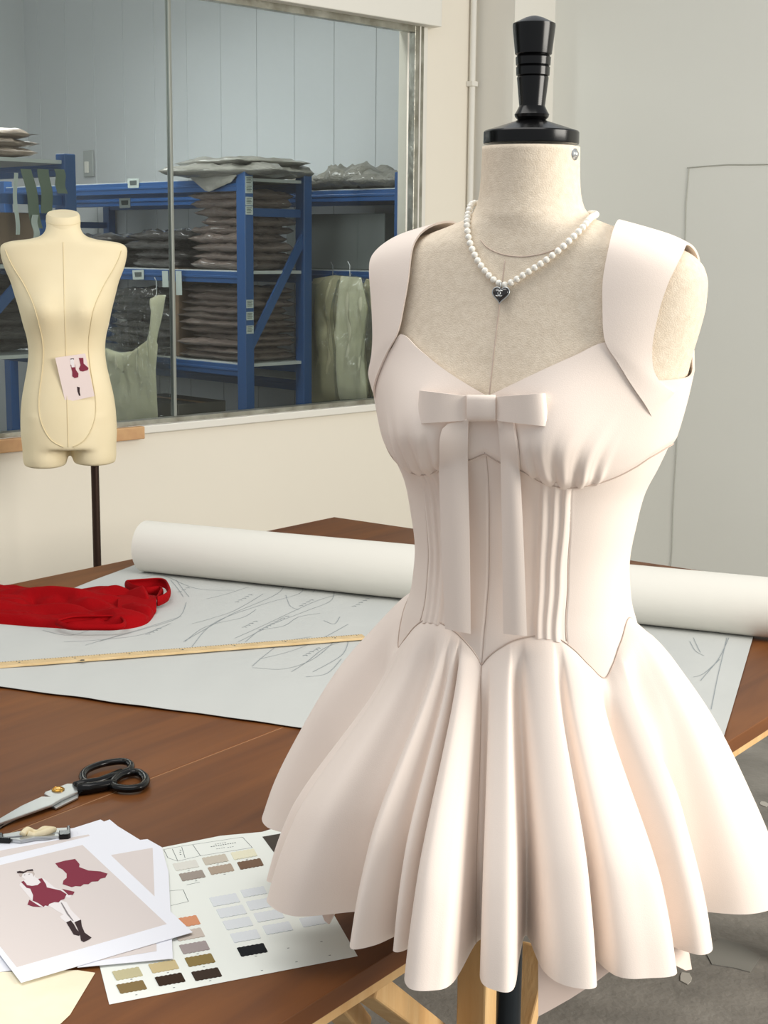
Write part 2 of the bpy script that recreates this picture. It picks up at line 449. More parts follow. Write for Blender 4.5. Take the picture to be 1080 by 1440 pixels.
# neck finial
zt = H
def prof(rows): return [(r/1346., zy(y)) for r, y in rows]
h = MB(); h.lathe(prof([(67, 201), (67.5, 199), (67.5, 184.5), (66, 182.5), (23, 168.5), (20, 167)]), (AX.x, AX.y, H), 64)
under(form, h, 'neck_cap', M_black, smooth=True, auto=.5)
h = MB(); h.lathe(prof([(18.5, 168), (23.5, 163), (24.5, 159), (22, 155), (18.5, 148), (18.2, 147), (22.3, 108), (22, 106.5), (21, 105.5), (23.4, 104), (23.8, 93), (22, 91), (24.3, 89.5), (24.8, 79), (22.5, 76.5), (25.8, 74), (30, 35), (29.8, 31.5), (27, 30), (14, 23.5), (5, 20.5), (0.5, 20)]), (AX.x, AX.y, H), 64)
under(form, h, 'finial', M_black, smooth=True, auto=.5)
p, n = hit(808, 217)
sc = MB(); sc.lathe([(.0001, .0035), (.003, .0035), (.0035, .0015), (.006, .0012), (.0068, -.004)], (0, 0, 0), 20)
o = sc.build('neck_screw', M_steel, None, smooth=True)
o.matrix_world = Matrix.Translation(p) @ n.to_track_quat('Z', 'Y').to_matrix().to_4x4()
mw = o.matrix_world.copy(); o.parent = form; o.matrix_parent_inverse = Matrix.Translation(-Vector(form.location))
# seams of the cover
def seam(pts, r=.0006, parent=form, m=M_seam, name='seam'):
    t = MB(); t.tube(pts, r, 6); return under(parent, t, name, m, smooth=True)
pts = []
for i in range(60):
    x = -.051+.102*i/59; th = math.asin(max(-1, min(1, x/.0525)))
    pts.append(L2W(*S(th, .018+.024*(abs(math.sin(th))**2.2), .0004)))
nsp = []
for q in [(676, 338), (684, 347), (696, 354), (712, 359), (735, 361), (758, 358), (780, 351), (798, 341), (812, 329)]:
    p, n = hit(*q); nsp.append(tuple(p+n*.0002))
seam(cat_pts(nsp, 6), .0006)
seam([L2W(*S(0, -.012-.15*i/40, .0002)) for i in range(41)])
# pole and stand
ps = MB(); ps.tube([(AX.x, AX.y, .05), (AX.x, AX.y, H-.555)], .0145, 24); under(form, ps, 'pole', M_gun, smooth=True, auto=.5)
ps = MB(); ps.lathe([(.09, 0), (.09, .012), (.05, .03), (.02, .06)], (AX.x, AX.y, 0), 48); under(form, ps, 'stand_base', M_gun, smooth=True, auto=.5)

# ------------------------------------------------------------------ dress
dress = thing('mini_dress', 'blush pink sleeveless flared mini dress with bow fitted on the linen form', 'dress', (AX.x, AX.y, H-.7))
def fun(pxs, extra, first=None):
    pts = [hl(*q) for q in pxs]
    if first is not None: pts[0] = (0.0, pts[0][1])
    pts = sorted([(abs(t), z) for t, z in pts]) + extra
    out = []
    for t, z in pts:
        if not out or t > out[-1][0]+1e-3: out.append((t, z))
    return pchip([q[0] for q in out], [q[1] for q in out])
neck = fun([(683, 556), (700, 551), (725, 539), (760, 522), (810, 499), (852, 481), (868, 505), (900, 535)], [(math.radians(88), -.128), (math.radians(105), -.12), (math.radians(125), -.085), (PI, -.075)], 1)
under_b = fun([(682, 637), (707, 650), (735, 661), (770, 680), (800, 685), (830, 681), (860, 671), (890, 655), (908, 642)], [(math.radians(92), -.2), (PI, -.2)], 1)
basq = fun([(675, 934), (688, 923), (703, 911), (725, 899), (745, 894), (765, 892), (785, 897), (805, 911), (827, 934), (848, 952), (858, 935), (868, 905), (880, 868)], [(math.radians(100), -.40), (PI, -.43)], 1)
# cups
G0, G1 = math.degrees(hl(738, 664)[0]), math.degrees(hl(838, 680)[0])
print('gather', G0, G1)
def cup(sgn):
    g = MB(); NTH, NR = 330, 44; rows = []
    for i in range(NR+1):
        t = i/NR; r = []
        for j in range(NTH+1):
            th = PI*(j/NTH)
            zb_, zt_ = under_b(th)-.002, neck(th)
            z = zb_+(zt_-zb_)*t
            dz = (zt_-zb_)*t
            deg = math.degrees(th)
            win = sm(G0-3, G0+6, deg)*(1-sm(G1-6, G1+5, deg))
            lo = math.exp(-(dz/.034)**1.6)
            puff = .0065*sm(0, .010, dz)*math.exp(-(dz/.035)**1.5)*(.35+.65*win)
            ph = (deg-(G0+G1)/2)*(1-dz*5)+1.2*math.sin(dz*45)
            c1_ = math.sin(ph*2*PI/7.6); c2_ = math.sin(ph*2*PI/4.1+1.3)
            fold = win*lo*sm(-.004, .008, dz)*(.0042*c1_*abs(c1_)**.3+.0018*c2_*math.exp(-dz/.015))
            off = .0058+puff+fold
            x, y, zz = S(sgn*th, z, off)
            r.append(tuple(L2W(x, y, zz)))
        rows.append(r if sgn > 0 else r[::-1])
    g.grid(rows[::-1] if False else rows)
    return under(dress, g, 'bust_cup', M_dress, smooth=True, solid=(.0025, -1))
cup(1); cup(-1)
# midriff with pin tucks
tucks = [[(757+6*(1-f), 690+205*f) if False else (x0+(x1-x0)*f, 690+200*f) for f in (0, .33, .66, 1)] for x0, x1 in ((765, 757), (781, 769), (796, 781), (803, 795))]
tk = []
for q in tucks[:3]:
    pp = [hl(*c) for c in q]; tk.append(pchip([-c[1] for c in pp], [c[0] for c in pp]))
prs = pchip(*list(zip(*[(-z, t) for t, z in [hl(*c) for c in tucks[3]]])))
def mid_off(th, z):
    o_ = .0032; t = abs(th)
    if t < 1.4:
        rr = math.hypot(*S(th, z)[:2])
        for f in tk:
            d = (t-f(-z))*rr
            o_ += .0034*math.exp(-(d/.0024)**2) if d < 0 else .0034*math.exp(-(d/.0045)**2)
        d = (t-prs(-z))*rr; o_ += -.0009*math.exp(-(d/.001)**2)
        o_ += -.0009*math.exp(-(t*rr/.0009)**2)
    return o_
g = MB(); ths = []
t = -PI
while t < PI-1e-6:
    ths.append(t); a_ = abs(t); t += math.radians(.33) if a_ < 1.15 else math.radians(2)
rows = []
for i in range(41):
    f = i/40; r = []
    for th in ths:
        z = basq(abs(th))-.003+(under_b(abs(th))+.004-basq(abs(th))+.003)*f
        r.append(tuple(L2W(*S(th, z, mid_off(th, z)))))
    rows.append(r)
g.grid(rows, closed=True)
under(dress, g, 'midriff_panel', M_dress, smooth=True, solid=(.0022, -1))
def on_body(f, t0, t1, off, n=120): return [L2W(*S(math.radians(t0+(t1-t0)*i/n), f(abs(math.radians(t0+(t1-t0)*i/n))), off)) for i in range(n+1)]
seam(on_body(under_b, -100, 100, .0068, 200), .0006, dress)
seam(on_body(basq, -110, 110, .0040, 260), .00065, dress)
seam([L2W(*S(0, under_b(0)+(basq(0)-under_b(0))*i/40, .0022)) for i in range(41)], .0006, dress)
seam([L2W(*S(0, under_b(0)+(neck(0)-under_b(0))*i/20, .0060)) for i in range(21)], .0006, dress)
for s in (-1, 1):
    zs = [under_b(.8)-.005-(.19)*i/40 for i in range(41)]
    zs = [z for z in zs if z > basq(prs(-z))]
    seam([L2W(*S(s*prs(-z), z, .0026)) for z in zs], .0006, dress)
# straps
inner = [(870, 319), (858, 348), (850, 395), (849, 438), (851, 480), (866, 508), (884, 540), (901, 566), (916, 592)]
outer = [(966, 350), (945, 383), (927, 428), (915, 478), (913, 508), (917, 527), (927, 541), (936, 547), (946, 549)]
fr = [(W2L(hit(*a)[0]), W2L(hit(*b)[0])) for a, b in zip(inner, outer)]
# refine rows
def lerp3(a, b, t): return tuple(a[k]+(b[k]-a[k])*t for k in range(3))
cat = cat_pts
bk = []
for (a, b) in fr[1:6]:
    bk.append(((a[0]*.98, -a[1]-.015, a[2]), (b[0], -b[1]-.015, b[2])))
rowsL = bk[::-1]+fr
inn = cat([r[0] for r in rowsL], 5); out_ = cat([r[1] for r in rowsL], 5)
def strap(s):
    g = MB(); rows = []
    n = len(inn)
    for i, (a, b) in enumerate(zip(inn, out_)):
        r = []
        for j in range(13):
            f = j/12; q = lerp3(a, b, f); p = L2W(q[0]*s, q[1], q[2])
            c, nn, _, _ = bvh.find_nearest(p)
            ctr = Vector((AX.x, AX.y, c.z-.03))
            if nn.dot(c-ctr) < 0: nn = -nn
            e_ = i/(n-1); lift = .0066+.0015*math.sin(PI*f)*(1-sm(.7, .95, e_)) - .0045*sm(.93, 1, e_)
            r.append(tuple(c+nn*lift))
        rows.append(r if s > 0 else r[::-1])
    g.grid(rows)
    return under(dress, g, 'shoulder_strap', M_dress, smooth=True, solid=(.0022, -1), sub=1)
strap(1); strap(-1)

# skirt: (angle from camera side, radius) of the hem in plan
hem = [(-122, .22), (-110, .300), (-99, .288), (-90, .215), (-82, .262), (-77.5, .284), (-73.5, .274), (-67, .296), (-58, .284), (-52, .225), (-47, .205), (-42.5, .262), (-38.8, .286), (-36, .264), (-34.2, .228), (-31.5, .264), (-29, .252), (-27.6, .182), (-25.6, .285), (-22.5, .324), (-18.5, .322), (-15.6, .300), (-14.6, .215), (-12.4, .215), (-11, .286), (-8, .306), (-4.6, .302), (-3.0, .235), (-.4, .19), (1.6, .262), (5, .294), (10.6, .300), (12.4, .245), (14, .240), (15.8, .284), (21, .297), (27.8, .296), (29.8, .212), (32.5, .225), (36, .282), (42, .274), (45, .205), (50, .195), (55, .225), (60, .272), (67, .297), (76, .303), (85, .285), (92, .23), (100, .25), (107, .315), (115, .30), (122, .235), (130, .30), (138, .315), (146, .24), (154, .30), (163, .31), (171, .235), (180, .30), (189, .31), (197, .24), (205, .30), (214, .31), (222, .235), (230, .305)]
P2 = []
for psi, r in hem:
    a = math.radians(psi); P2.append((math.sin(a)*r, -math.cos(a)*r))
P2.append((P2[0][0], P2[0][1]))
# Catmull-Rom closed
cl = P2[:-1]; nC = len(cl); hemc = []
for i in range(nC):
    p0, p1, p2, p3 = (np.array(cl[(i+k-1) % nC]) for k in range(4))
    for j in range(9):
        t = j/9; hemc.append(tuple(.5*((2*p1)+(-p0+p2)*t+(2*p0-5*p1+4*p2-p3)*t*t+(-p0+3*p1-3*p2+p3)*t**3)))
shp = pchip([0, .05, .188, .353, .588, .858, 1], [0, .13, .33, .53, .74, .935, 1])
HEMZ = -.69
def skirt_col(x, y, tt, hemz):
    psi = math.degrees(math.atan2(x, -y))
    if psi > 180: psi -= 360
    off = 26-11.5*math.exp(-((psi+14.5)/30)**2)
    th = math.radians(psi+off)
    th = (th+PI) % (2*PI)-PI
    z0 = basq(abs(th))+.002
    tx, ty, _ = S(th, z0, .0022)
    top = AX+BX*tx+BY*ty
    a = math.radians(psi)
    mx_, my_ = AX.x+math.sin(a)*.28, AX.y-math.cos(a)*.28
    z = z0+(hemz-z0)*tt
    k = shp(tt); kk = tt**.95
    dzz = z0-z; fc = sm(-.25, .8, math.cos(th)); bl = .03+.17*fc
    k2 = k*(1-.55*fc*(1-sm(0, bl, dzz))); kk *= sm(0, .05, dzz)**.5
    return (top.x+(mx_-top.x)*k2+(AX.x+x-mx_)*kk, top.y+(my_-top.y)*k2+(AX.y+y-my_)*kk, H+z)
NR = 46
g = MB()
def hem_z(x, y):
    p = math.degrees(math.atan2(x, -y)); return HEMZ+.018*sm(-80, -95, p)*sm(-135, -120, p)
g.grid([[skirt_col(x, y, i/NR, hem_z(x, y)) for x, y in hemc] for i in range(NR, -1, -1)], closed=True)
under(dress, g, 'skirt', M_dress, smooth=True, solid=(.0028, -1))
hs = MB(); hs.tube([skirt_col(x, y, .978, HEMZ) for x, y in hemc], .0004, 5, closed=True)
# centre seam of the skirt
ci = min(range(len(hemc)), key=lambda i: abs(math.degrees(math.atan2(hemc[i][0], -hemc[i][1]))+14.5))
cs = [Vector(skirt_col(hemc[ci][0], hemc[ci][1], i/40, HEMZ)) for i in range(41)]
cs = [p+(p-Vector((AX.x, AX.y, p.z))).normalized()*.0003 for p in cs]
seam(cs, .0006, dress)
# pointed lining below the hem
def lining(pts, zr):
    g = MB(); n = len(pts); rows = []
    for i in range(13):
        f = i/12; r = []
        for (psi, rad, zb_) in pts:
            a = math.radians(psi); rr = rad*(.90+.10*f)
            r.append((AX.x+math.sin(a)*rr*.94, AX.y-math.cos(a)*rr*.94, H-.64+(zb_+.64)*f))
        rows.append(r)
    g.grid(rows[::-1]); return under(dress, g, 'lining', M_lining, smooth=True, solid=(.002, -1))
lining([(1.5, .262, -.748), (4, .262, -.742), (9, .262, -.730), (15, .262, -.715), (22, .258, -.70), (28, .25, -.69)], 0)
lining([(-66, .262, -.685), (-61.5, .255, -.712), (-60.3, .253, -.714), (-57, .25, -.69)], 0)
lining([(27, .262, -.695), (33, .27, -.705), (39, .272, -.722), (41.2, .272, -.724), (41.8, .26, -.69)], 0)
# bow
pc, nc = hit(676, 573); cl_ = W2L(pc)
ybow = cl_[1]+.016
def Pby(px, py, y):
    d = ray(px, py); o = CAM-AX
    return CAM + d*((y-o.dot(BY))/d.dot(BY))
bow = bpy.data.objects.new('bow', None)
kn = MB(); rows = []
kl = [(656, 556, 592), (660, 555.5, 592.5), (676, 555, 592), (692, 556, 592.5), (697, 556.5, 592)]
cx = [656, 658.5, 666, 676, 687, 694.5, 697]
for q in range(20):
    a = 2*PI*q/20
    yy = 573.8-18.8*math.copysign(abs(math.cos(a))**.45, math.cos(a)); dd = .009*math.copysign(abs(math.sin(a))**.6, math.sin(a))
    rows.append([tuple(Pby(x, yy, ybow+dd+.003*math.sin(PI*(x-656)/41))) for x in cx])
g = MB(); g.grid([[rows[q][j] for q in range(20)] for j in range(len(cx))], closed=True, cap=True)
bowo = under(dress, g, 'bow', M_dress, smooth=True, bevel=.0008)
def loop(x0, x1, top, bot):
    """ribbon loop from knot edge x0 to outer end x1; top/bot pixel rows at knot and end"""
    g = MB(); path = []
    for i in range(33):
        a = 2*PI*i/33
        s = .5-.5*math.cos(a)
        d = .0125*math.sin(a)*(.3+.7*s**.6)
        path.append((s, d))
    rows = []
    for k in range(9):
        f = k/8; r = []
        for s, d in path:
            se = s + (.06*(f-.5) if s > .5 else 0)
            yt = top[0]+(top[1]-top[0])*s; yb = bot[0]+(bot[1]-bot[0])*s
            r.append(tuple(Pby(x0+(x1-x0)*se, yt+(yb-yt)*f, ybow+.002+d)))
        rows.append(r)
    g.grid(rows, closed=True)
    o = under(None, g, 'bow_loop', M_dress, smooth=True, solid=(.0022, 0)); o.parent = bowo; o.matrix_parent_inverse = bowo.matrix_world.inverted() if False else Matrix.Identity(4)
    return o
bpy.data.objects.remove(bow)
loop(658, 589, (557, 549), (591, 596)); loop(695, 768, (558, 553), (591, 600))
def tail(lft, rgt, twist):
    g = MB(); n = 40; rows = []
    yl = pchip([q[1] for q in lft], [q[0] for q in lft]); yr = pchip([q[1] for q in rgt], [q[0] for q in rgt])
    zb_ = ff(-.42)+.006
    for i in range(n+1):
        f = i/n; r = []
        yL = lft[0][1]+(lft[-1][1]-lft[0][1])*f; yR = rgt[0][1]+(rgt[-1][1]-rgt[0][1])*f
        a, b = yl(yL), yr(yR)
        for j in range(9):
            h_ = j/8
            dep = ybow-.004+(zb_+.010-ybow)*f + .0035*math.cos((h_-.5)*PI) + twist*(h_-.5)*math.exp(-f/.05)*.02
            ys = W2L(hit(a+(b-a)*h_, yL+(yR-yL)*h_)[0])[1]+.0125
            dep = max(dep, ys) if f < .5 else dep
            r.append(tuple(Pby(a+(b-a)*h_, yL+(yR-yL)*h_, dep)))
        rows.append(r)
    g.grid(rows[::-1])
    o = under(None, g, 'bow_tail', M_dress, smooth=True, solid=(.003, 0)); o.parent = bowo
    return o
tail([(630, 596), (621, 605), (618, 625), (621, 740), (627, 884)], [(659, 589), (658.5, 610), (658, 640), (660, 740), (662, 891)], 1)
tail([(699, 588), (702, 605), (705, 640), (707, 740), (709, 891)], [(722, 592), (724, 605), (729, 640), (735, 740), (741, 894)], -1)

# ------------------------------------------------------------------ necklace
neckl = thing('pearl_necklace', 'white pearl necklace with black heart pendant around the dress form neck', 'necklace', L2W(0, .08, 0))
path_px = [(662, 305), (660, 318), (661, 332), (665, 348), (672, 364), (681, 378), (692, 391), (703, 399), (712, 402), (722, 398), (735, 390), (752, 379), (770, 367), (788, 353), (804, 339), (820, 323), (829, 312), (836, 305)]
wp = []
for q in path_px:
    p, n = hit(*q); wp.append(tuple(p+n*.0042))
la = W2L(wp[-1]); lb = W2L(wp[0])
backp = [(la[0]-.006, la[1]-.03, la[2]+.012), (.055, -.045, .036), (.025, -.066, .04), (-.01, -.068, .04), (-.05, -.05, .036), (lb[0]+.003, lb[1]-.03, lb[2]+.01)]
for q in backp:
    p = L2W(*q); c, n, _, _ = bvh.find_nearest(p)
    if n.dot(c-Vector((AX.x, AX.y, c.z-.02))) < 0: n = -n
    wp.append(tuple(c+n*.0042))
wp.append(wp[0])
cur = [Vector(p) for p in cat(wp, 12)]
mesh = bpy.data.meshes.new('pearl'); bm = bmesh.new(); bmesh.ops.create_uvsphere(bm, u_segments=16, v_segments=10, radius=.0036); bm.to_mesh(mesh); bm.free()
mesh.materials.append(M_pearl); mesh.polygons.foreach_set('use_smooth', [True]*len(mesh.polygons))
acc = 0; last = cur[0]; count = 0; step = .0072
def put_pearl(p):
    o = bpy.data.objects.new('pearl', mesh); COL.objects.link(o); o.location = p; reparent(o, neckl)
put_pearl(cur[0])
for a, b in zip(cur[:-1], cur[1:]):
    L = (b-a).length; pos = 0
    while acc+(L-pos) >= step:
        pos += step-acc; acc = 0
        if count < 97 and (cur[0]-(a+(b-a)*(pos/L))).length > .004 or count == 0: put_pearl(a+(b-a)*(pos/L)); count += 1
    acc += L-pos
# pendant
pp, pn = hit(707, 417); pp = pp+pn*.006
zax = pn; xax = (BX-zax*BX.dot(zax)).normalized(); yax = zax.cross(xax)
def PD(x, y, z): return pp+xax*x+yax*y+zax*z
def heart(sc, n=48):
    r = []
    for i in range(n):
        t = 2*PI*i/n
        r.append((sc*.0625*16*math.sin(t)**3, sc*.0625*(13*math.cos(t)-5*math.cos(2*t)-2*math.cos(3*t)-math.cos(4*t)+2)))
    return r
g = MB(); rows = []
for k, d in ((0, -.003), (.6, -.003), (.9, -.0022), (1, 0), (.9, .002), (.6, .003), (.02, .0035)):
    rows.append([tuple(PD(x*max(k, .02), y*max(k, .02), d)) for x, y in heart(.0088)])
g.grid(rows, closed=True, cap=True); pend = under(neckl, g, 'pendant', M_heart, smooth=True); pend['label'] = 'black enamel heart'
g = MB(); g.tube([PD(x, y, 0) for x, y in heart(.0094)], .0008, 8, closed=True); rim = under(None, g, 'rim', M_steel, smooth=True); rim.parent = pend; rim.matrix_parent_inverse = pend.matrix_world.inverted()
g = MB()
def arc(cx_, c0, c1, r=.0027): return [PD(cx_+r*math.cos(math.radians(c0+(c1-c0)*i/20)), .0012+r*math.sin(math.radians(c0+(c1-c0)*i/20)), .0042) for i in range(21)]
g.tube(arc(-.0016, -130, 130, .0029), .0006, 6); g.tube(arc(.0016, 50, 310, .0029), .0006, 6)
em = under(None, g, 'emblem', M_steel, smooth=True); em.parent = pend
g = MB(); rc = PD(0, .0098, 0); rt = (wp[8][0], wp[8][1], wp[8][2])
g.tube([rc+xax*0+yax*.0035*math.cos(2*PI*i/16)+zax*.0035*math.sin(2*PI*i/16) for i in range(16)], .0006, 6, closed=True); under(neckl, g, 'jump_ring', M_steel, smooth=True)
for o_ in (rim, em):
    o_.matrix_parent_inverse = Matrix.Identity(4)

# ------------------------------------------------------------------ things on the table
def tp(px, py, z=TZ): p = Pz(px, py, z); return (p.x, p.y)
leg(1.775, TWID-.052, .044); leg(3.55, TWID-.11); leg(.35, TWID-.11); leg(1.95, .11); leg(.35, .11)
LG = T(1.95, TWID-.11, 0)

# pattern paper
pw = thing('pattern_paper', 'large white pattern sheet with plotted outlines spread over the table', 'paper', T(.9, .8, TZ))
A_ = Vector((-.929, 2.573, 0)); B_ = Vector((.475, 2.035, 0)); E_ = Vector((.78, 2.99, 0)); F_ = Vector((-.57, 3.56, 0))
G_ = F_-TD*1.2
def paper_pt(a, b):
    f = A_.lerp(B_, a); k = F_.lerp(E_, a); p = f.lerp(k, b)
    q = p-CORN; bx = q.dot(TX)
    if bx < .012: p = p+TX*(.012-bx)
    if bx > TWID-.006: p = p+TX*(TWID-.006-bx)
    return p
g = MB(); rows = []
for i in range(61):
    b = i/60; r = []
    for j in range(121):
        a = j/120; p = paper_pt(a, b)
        e = .005*noise.noise(Vector((a*16, 3.3, 0)))*max(0, 1-b*12)
        p = p + Vector((0, e*2, 0))
        z = TZ+.0022+.0016*(1+noise.noise(Vector((p.x*5, p.y*5, .3))))+.0012*noise.noise(Vector((p.x*14, p.y*4, 4)))
        r.append((p.x, p.y, z))
    rows.append(r)
g.grid(rows); under(pw, g, 'sheet', M_paper2, smooth=True, solid=(.0006, -1))
pbvh = BVHTree.FromPolygons([Vector(v) for v in g.v], g.f)
def onp(x, y):
    h_ = pbvh.ray_cast(Vector((x, y, 1.2)), Vector((0, 0, -1)))
    return (x, y, (h_[0].z if h_[0] else TZ+.004)+.0006)
lm = MB()
def ribbon(pts, w=.0011):
    P = [Vector(onp(p[0], p[1])) for p in pts]
    for a, b in zip(P[:-1], P[1:]):
        d = b-a; s = Vector((-d.y, d.x, 0))
        if s.length < 1e-6: continue
        s = s.normalized()*w/2
        k = len(lm.v); lm.v += [tuple(a-s), tuple(b-s), tuple(b+s), tuple(a+s)]; lm.f.append((k, k+1, k+2, k+3))
def pxline(pts, n=6):
    c = [(q[0], q[1], 0) for q in cat([(*tp(*p), 0) for p in pts], n)]; ribbon(c)
for L in ([(258, 905), (330, 865), (390, 838), (400, 820), (398, 812)], [(270, 912), (300, 880), (360, 856), (420, 838), (425, 825)],
          [(330, 900), (375, 880), (440, 850), (480, 838)], [(345, 905), (372, 885), (430, 862), (465, 848), (470, 832)],
          [(355, 940), (372, 925), (400, 905), (438, 898)], [(355, 942), (400, 944), (440, 930), (470, 905)], [(410, 948), (430, 935), (455, 915), (480, 905)], [(365, 930), (410, 918), (450, 902), (490, 880)],
          [(240, 818), (250, 830), (258, 842)], [(248, 818), (258, 832), (266, 842)], [(120, 910), (190, 890), (255, 870)], [(200, 815), (230, 812), (275, 830), (330, 833)],
          [(402, 840), (408, 855), (420, 860)], [(455, 875), (470, 880), (478, 870)], [(240, 880), (200, 895), (150, 902), (90, 905)],
          [(270, 880), (300, 872), (330, 862), (370, 838)], [(60, 890), (100, 896), (150, 880)], [(430, 955), (460, 950), (480, 930)],
          [(975, 900), (982, 915), (985, 920)], [(1022, 900), (1015, 930), (1008, 960), (1000, 1000)], [(1025, 900), (1010, 930), (985, 960)], [(970, 905), (978, 918), (990, 925)], [(1012, 930), (990, 950), (975, 955)],
          [(490, 905), (480, 925), (440, 948)], [(290, 845), (320, 838), (350, 828)], [(420, 820), (435, 812), (445, 826), (440, 836)], [(140, 905), (200, 888), (250, 872), (262, 850)],
          [(260, 905), (290, 884), (340, 872), (360, 860)], [(335, 905), (355, 895), (370, 888), (400, 882), (420, 870), (450, 865)]):
    pxline(L)
def smudge(px, py, n):
    for i in range(n):
        x, y = tp(px+i*5+random.uniform(-1, 1), py-i*2.6)
        ribbon([(x, y), (x+.006, y+.006), (x+.009, y+.001)], .0018)
for q in ((330, 850, 5), (365, 888, 8), (420, 855, 4), (425, 925, 5), (495, 855, 5), (340, 885, 4), (205, 895, 4), (250, 835, 3)): smudge(*q)
o = under(pw, lm, 'plotted_outlines', M_plot); o['kind'] = 'stuff'

# paper roll
c0 = Pz(215, 806, TZ); c1 = Pz(1080, 898, TZ); RD = (c1-c0).normalized(); RR = .060
ra = c0 - RD*.02; rb = c1 + RD*.42
za = Vector((0, 0, RR+.004))
rolt = thing('paper_roll', 'thick roll of white pattern paper lying across the back of the table', 'paper roll', (ra+rb)/2)
side = Vector((0, 0, 1)).cross(RD)
g = MB(); rows = []
for k in range(13):
    f = k/12; c = ra.lerp(rb, f)+za
    rows.append([tuple(c+(side*math.cos(2*PI*q/56)+Vector((0, 0, 1))*math.sin(2*PI*q/56))*(RR*(1+.006*math.sin(3*2*PI*q/56+f*9)))) for q in range(56)])
g.grid(rows, closed=True); under(rolt, g, 'rolled_paper', M_roll, smooth=True, solid=(.012, -1))
for e in (ra, rb):
    g = MB(); pts = []
    for i in range(140):
        a = 2*PI*i/28; r = RR-.002-.026*i/140
        pts.append(e+za+(side*math.cos(a)+Vector((0, 0, 1))*math.sin(a))*r+RD*(.002 if e is ra else -.002))
    g.tube(pts, .0012, 4)
    under(rolt, g, 'spiral_end', M_roll)

# red garment
red = thing('red_garment', 'crumpled red sleeveless knit top lying on the pattern paper', 'garment', (-.62, 3.02, TZ))
outf = [tuple(Pz(*q, TZ+.004)) for q in [(-75, 866), (-20, 876), (30, 880), (70, 884), (120, 886), (170, 886), (205, 878), (219, 862)]]
outb = [tuple(Pz(*q, TZ+.03)) for q in [(-75, 818), (-20, 815), (12, 813), (40, 815), (90, 818), (120, 813), (165, 815), (212, 830)]]
cf = cat(outf, 16); cb = cat(outb, 16); n = len(cf); g = MB(); rows = []
ac = Pz(128, 876, TZ+.02); aa = Pz(171, 875.5, TZ+.02)-ac; al = aa.length; aa = aa/al; ab = Vector((-aa.y, aa.x, 0))
for i in range(n):
    r = []; f = i/(n-1)
    a, b = Vector(cf[i]), Vector(cb[i])
    for j in range(40):
        t = j/39; p = a.lerp(b, t)
        env = min(1, math.sin(PI*min(1, t*1.0))**.3)*min(1, (n-1-i)/8+.15)
        hgt = (.030+.014*noise.noise(Vector((p.x*7, p.y*9, 1)))+.012*noise.noise(Vector((p.x*9+p.y*6, p.y*30, 3)))-.012*abs(noise.noise(Vector((p.x*12-p.y*7, p.y*26, 6))))-.016*max(0, 1-abs(noise.noise(Vector((p.x*4-p.y*5, p.y*13+p.x*5, 9))))*7)+.004*math.sin(p.y*70+p.x*25))
        q_ = p-ac; e2 = (q_.dot(aa)/al)**2+(q_.dot(ab)/.020)**2
        env *= .25+.75*sm(.55, 1.1, e2); hgt = max(hgt, .024*(1-sm(1.0, 2.2, e2)))
        z = TZ+.004+max(.0, hgt)*env
        r.append((p.x, p.y, z))
    rows.append(r)
g.grid(rows[::-1]); under(red, g, 'body', M_red, smooth=True, sub=1)
def band(px, zs, w, hgt, r=.004):
    """standing ribbon along pixel points (closed loop)"""
    P = [Pz(q[0], q[1], TZ+z) for q, z in zip(px, zs)]
    P = [Vector(p) for p in cat([tuple(p) for p in P]+[tuple(P[0])], 6)]
    g = MB(); c = sum(P, Vector())/len(P); rows = []
    for k in range(7):
        f = k/6-.5; rows.append([tuple(p+Vector((0, 0, f*hgt))+((p-c)*Vector((1, 1, 0))).normalized()*(-.012*f*f*4*.4)) for p in P])
    g.grid(rows, closed=False)
    return under(red, g, 'armhole_band', M_red, smooth=True, solid=(.003, 0), sub=1)
band([(78, 876), (100, 870), (140, 868.5), (168, 869), (177, 875.5), (170, 882), (130, 883), (95, 882)], [.021]*8, 0, .010)
band([(176, 822), (200, 820), (228, 819), (238, 826), (238, 838), (222, 846), (226, 838), (228, 831), (205, 833), (185, 828)], [.02]*10, 0, .02)
g = MB(); r0 = [Pz(*q, TZ+.012) for q in [(168, 838), (185, 836), (205, 838), (222, 842)]]; r1 = [Pz(*q, TZ+.006) for q in [(165, 868), (188, 868), (208, 866), (219, 862)]]
rows = []
for i in range(12):
    f = i/11; rows.append([tuple(Vector(a).lerp(Vector(b), f)+Vector((0, 0, .016*math.sin(PI*f)))) for a, b in zip(cat([tuple(p) for p in r0], 6), cat([tuple(p) for p in r1], 6))])
g.grid(rows); under(red, g, 'strap', M_red, smooth=True, solid=(.005, 0), sub=1)

# wooden ruler
ra_ = Pz(-60, 941.5, TZ+.006); rb_ = Pz(512, 897, TZ+.006); d = (rb_-ra_).normalized(); sd = Vector((-d.y, d.x, 0))
rul = thing('wooden_ruler', 'long thin wooden ruler lying across the pattern paper', 'ruler', (ra_+rb_)/2)
g = MB(); g.box((ra_+rb_)/2+Vector((0, 0, .002)), d*(rb_-ra_).length/2, sd*.0135, (0, 0, .0022)); under(rul, g, 'stick', M_boxw, bevel=.0006)
g = MB(); Lr = (rb_-ra_).length; k = 0
while k*.005 < Lr-.01:
    big = k % 10 == 0; mid = k % 2 == 0
    ln = .009 if big else (.005 if mid else .0032)
    g.box(ra_+d*(.005+k*.005)+sd*(.0132-ln/2)+Vector((0, 0, .0043)), d*.00045, sd*ln/2, (0, 0, .0002))
    if k % 20 == 0: g.box(ra_+d*(.009+k*.005)+sd*.001+Vector((0, 0, .0043)), d*.0016, sd*.0022, (0, 0, .0002))
    k += 1
o = under(rul, g, 'graduation_marks', M_ink); o['kind'] = 'stuff'
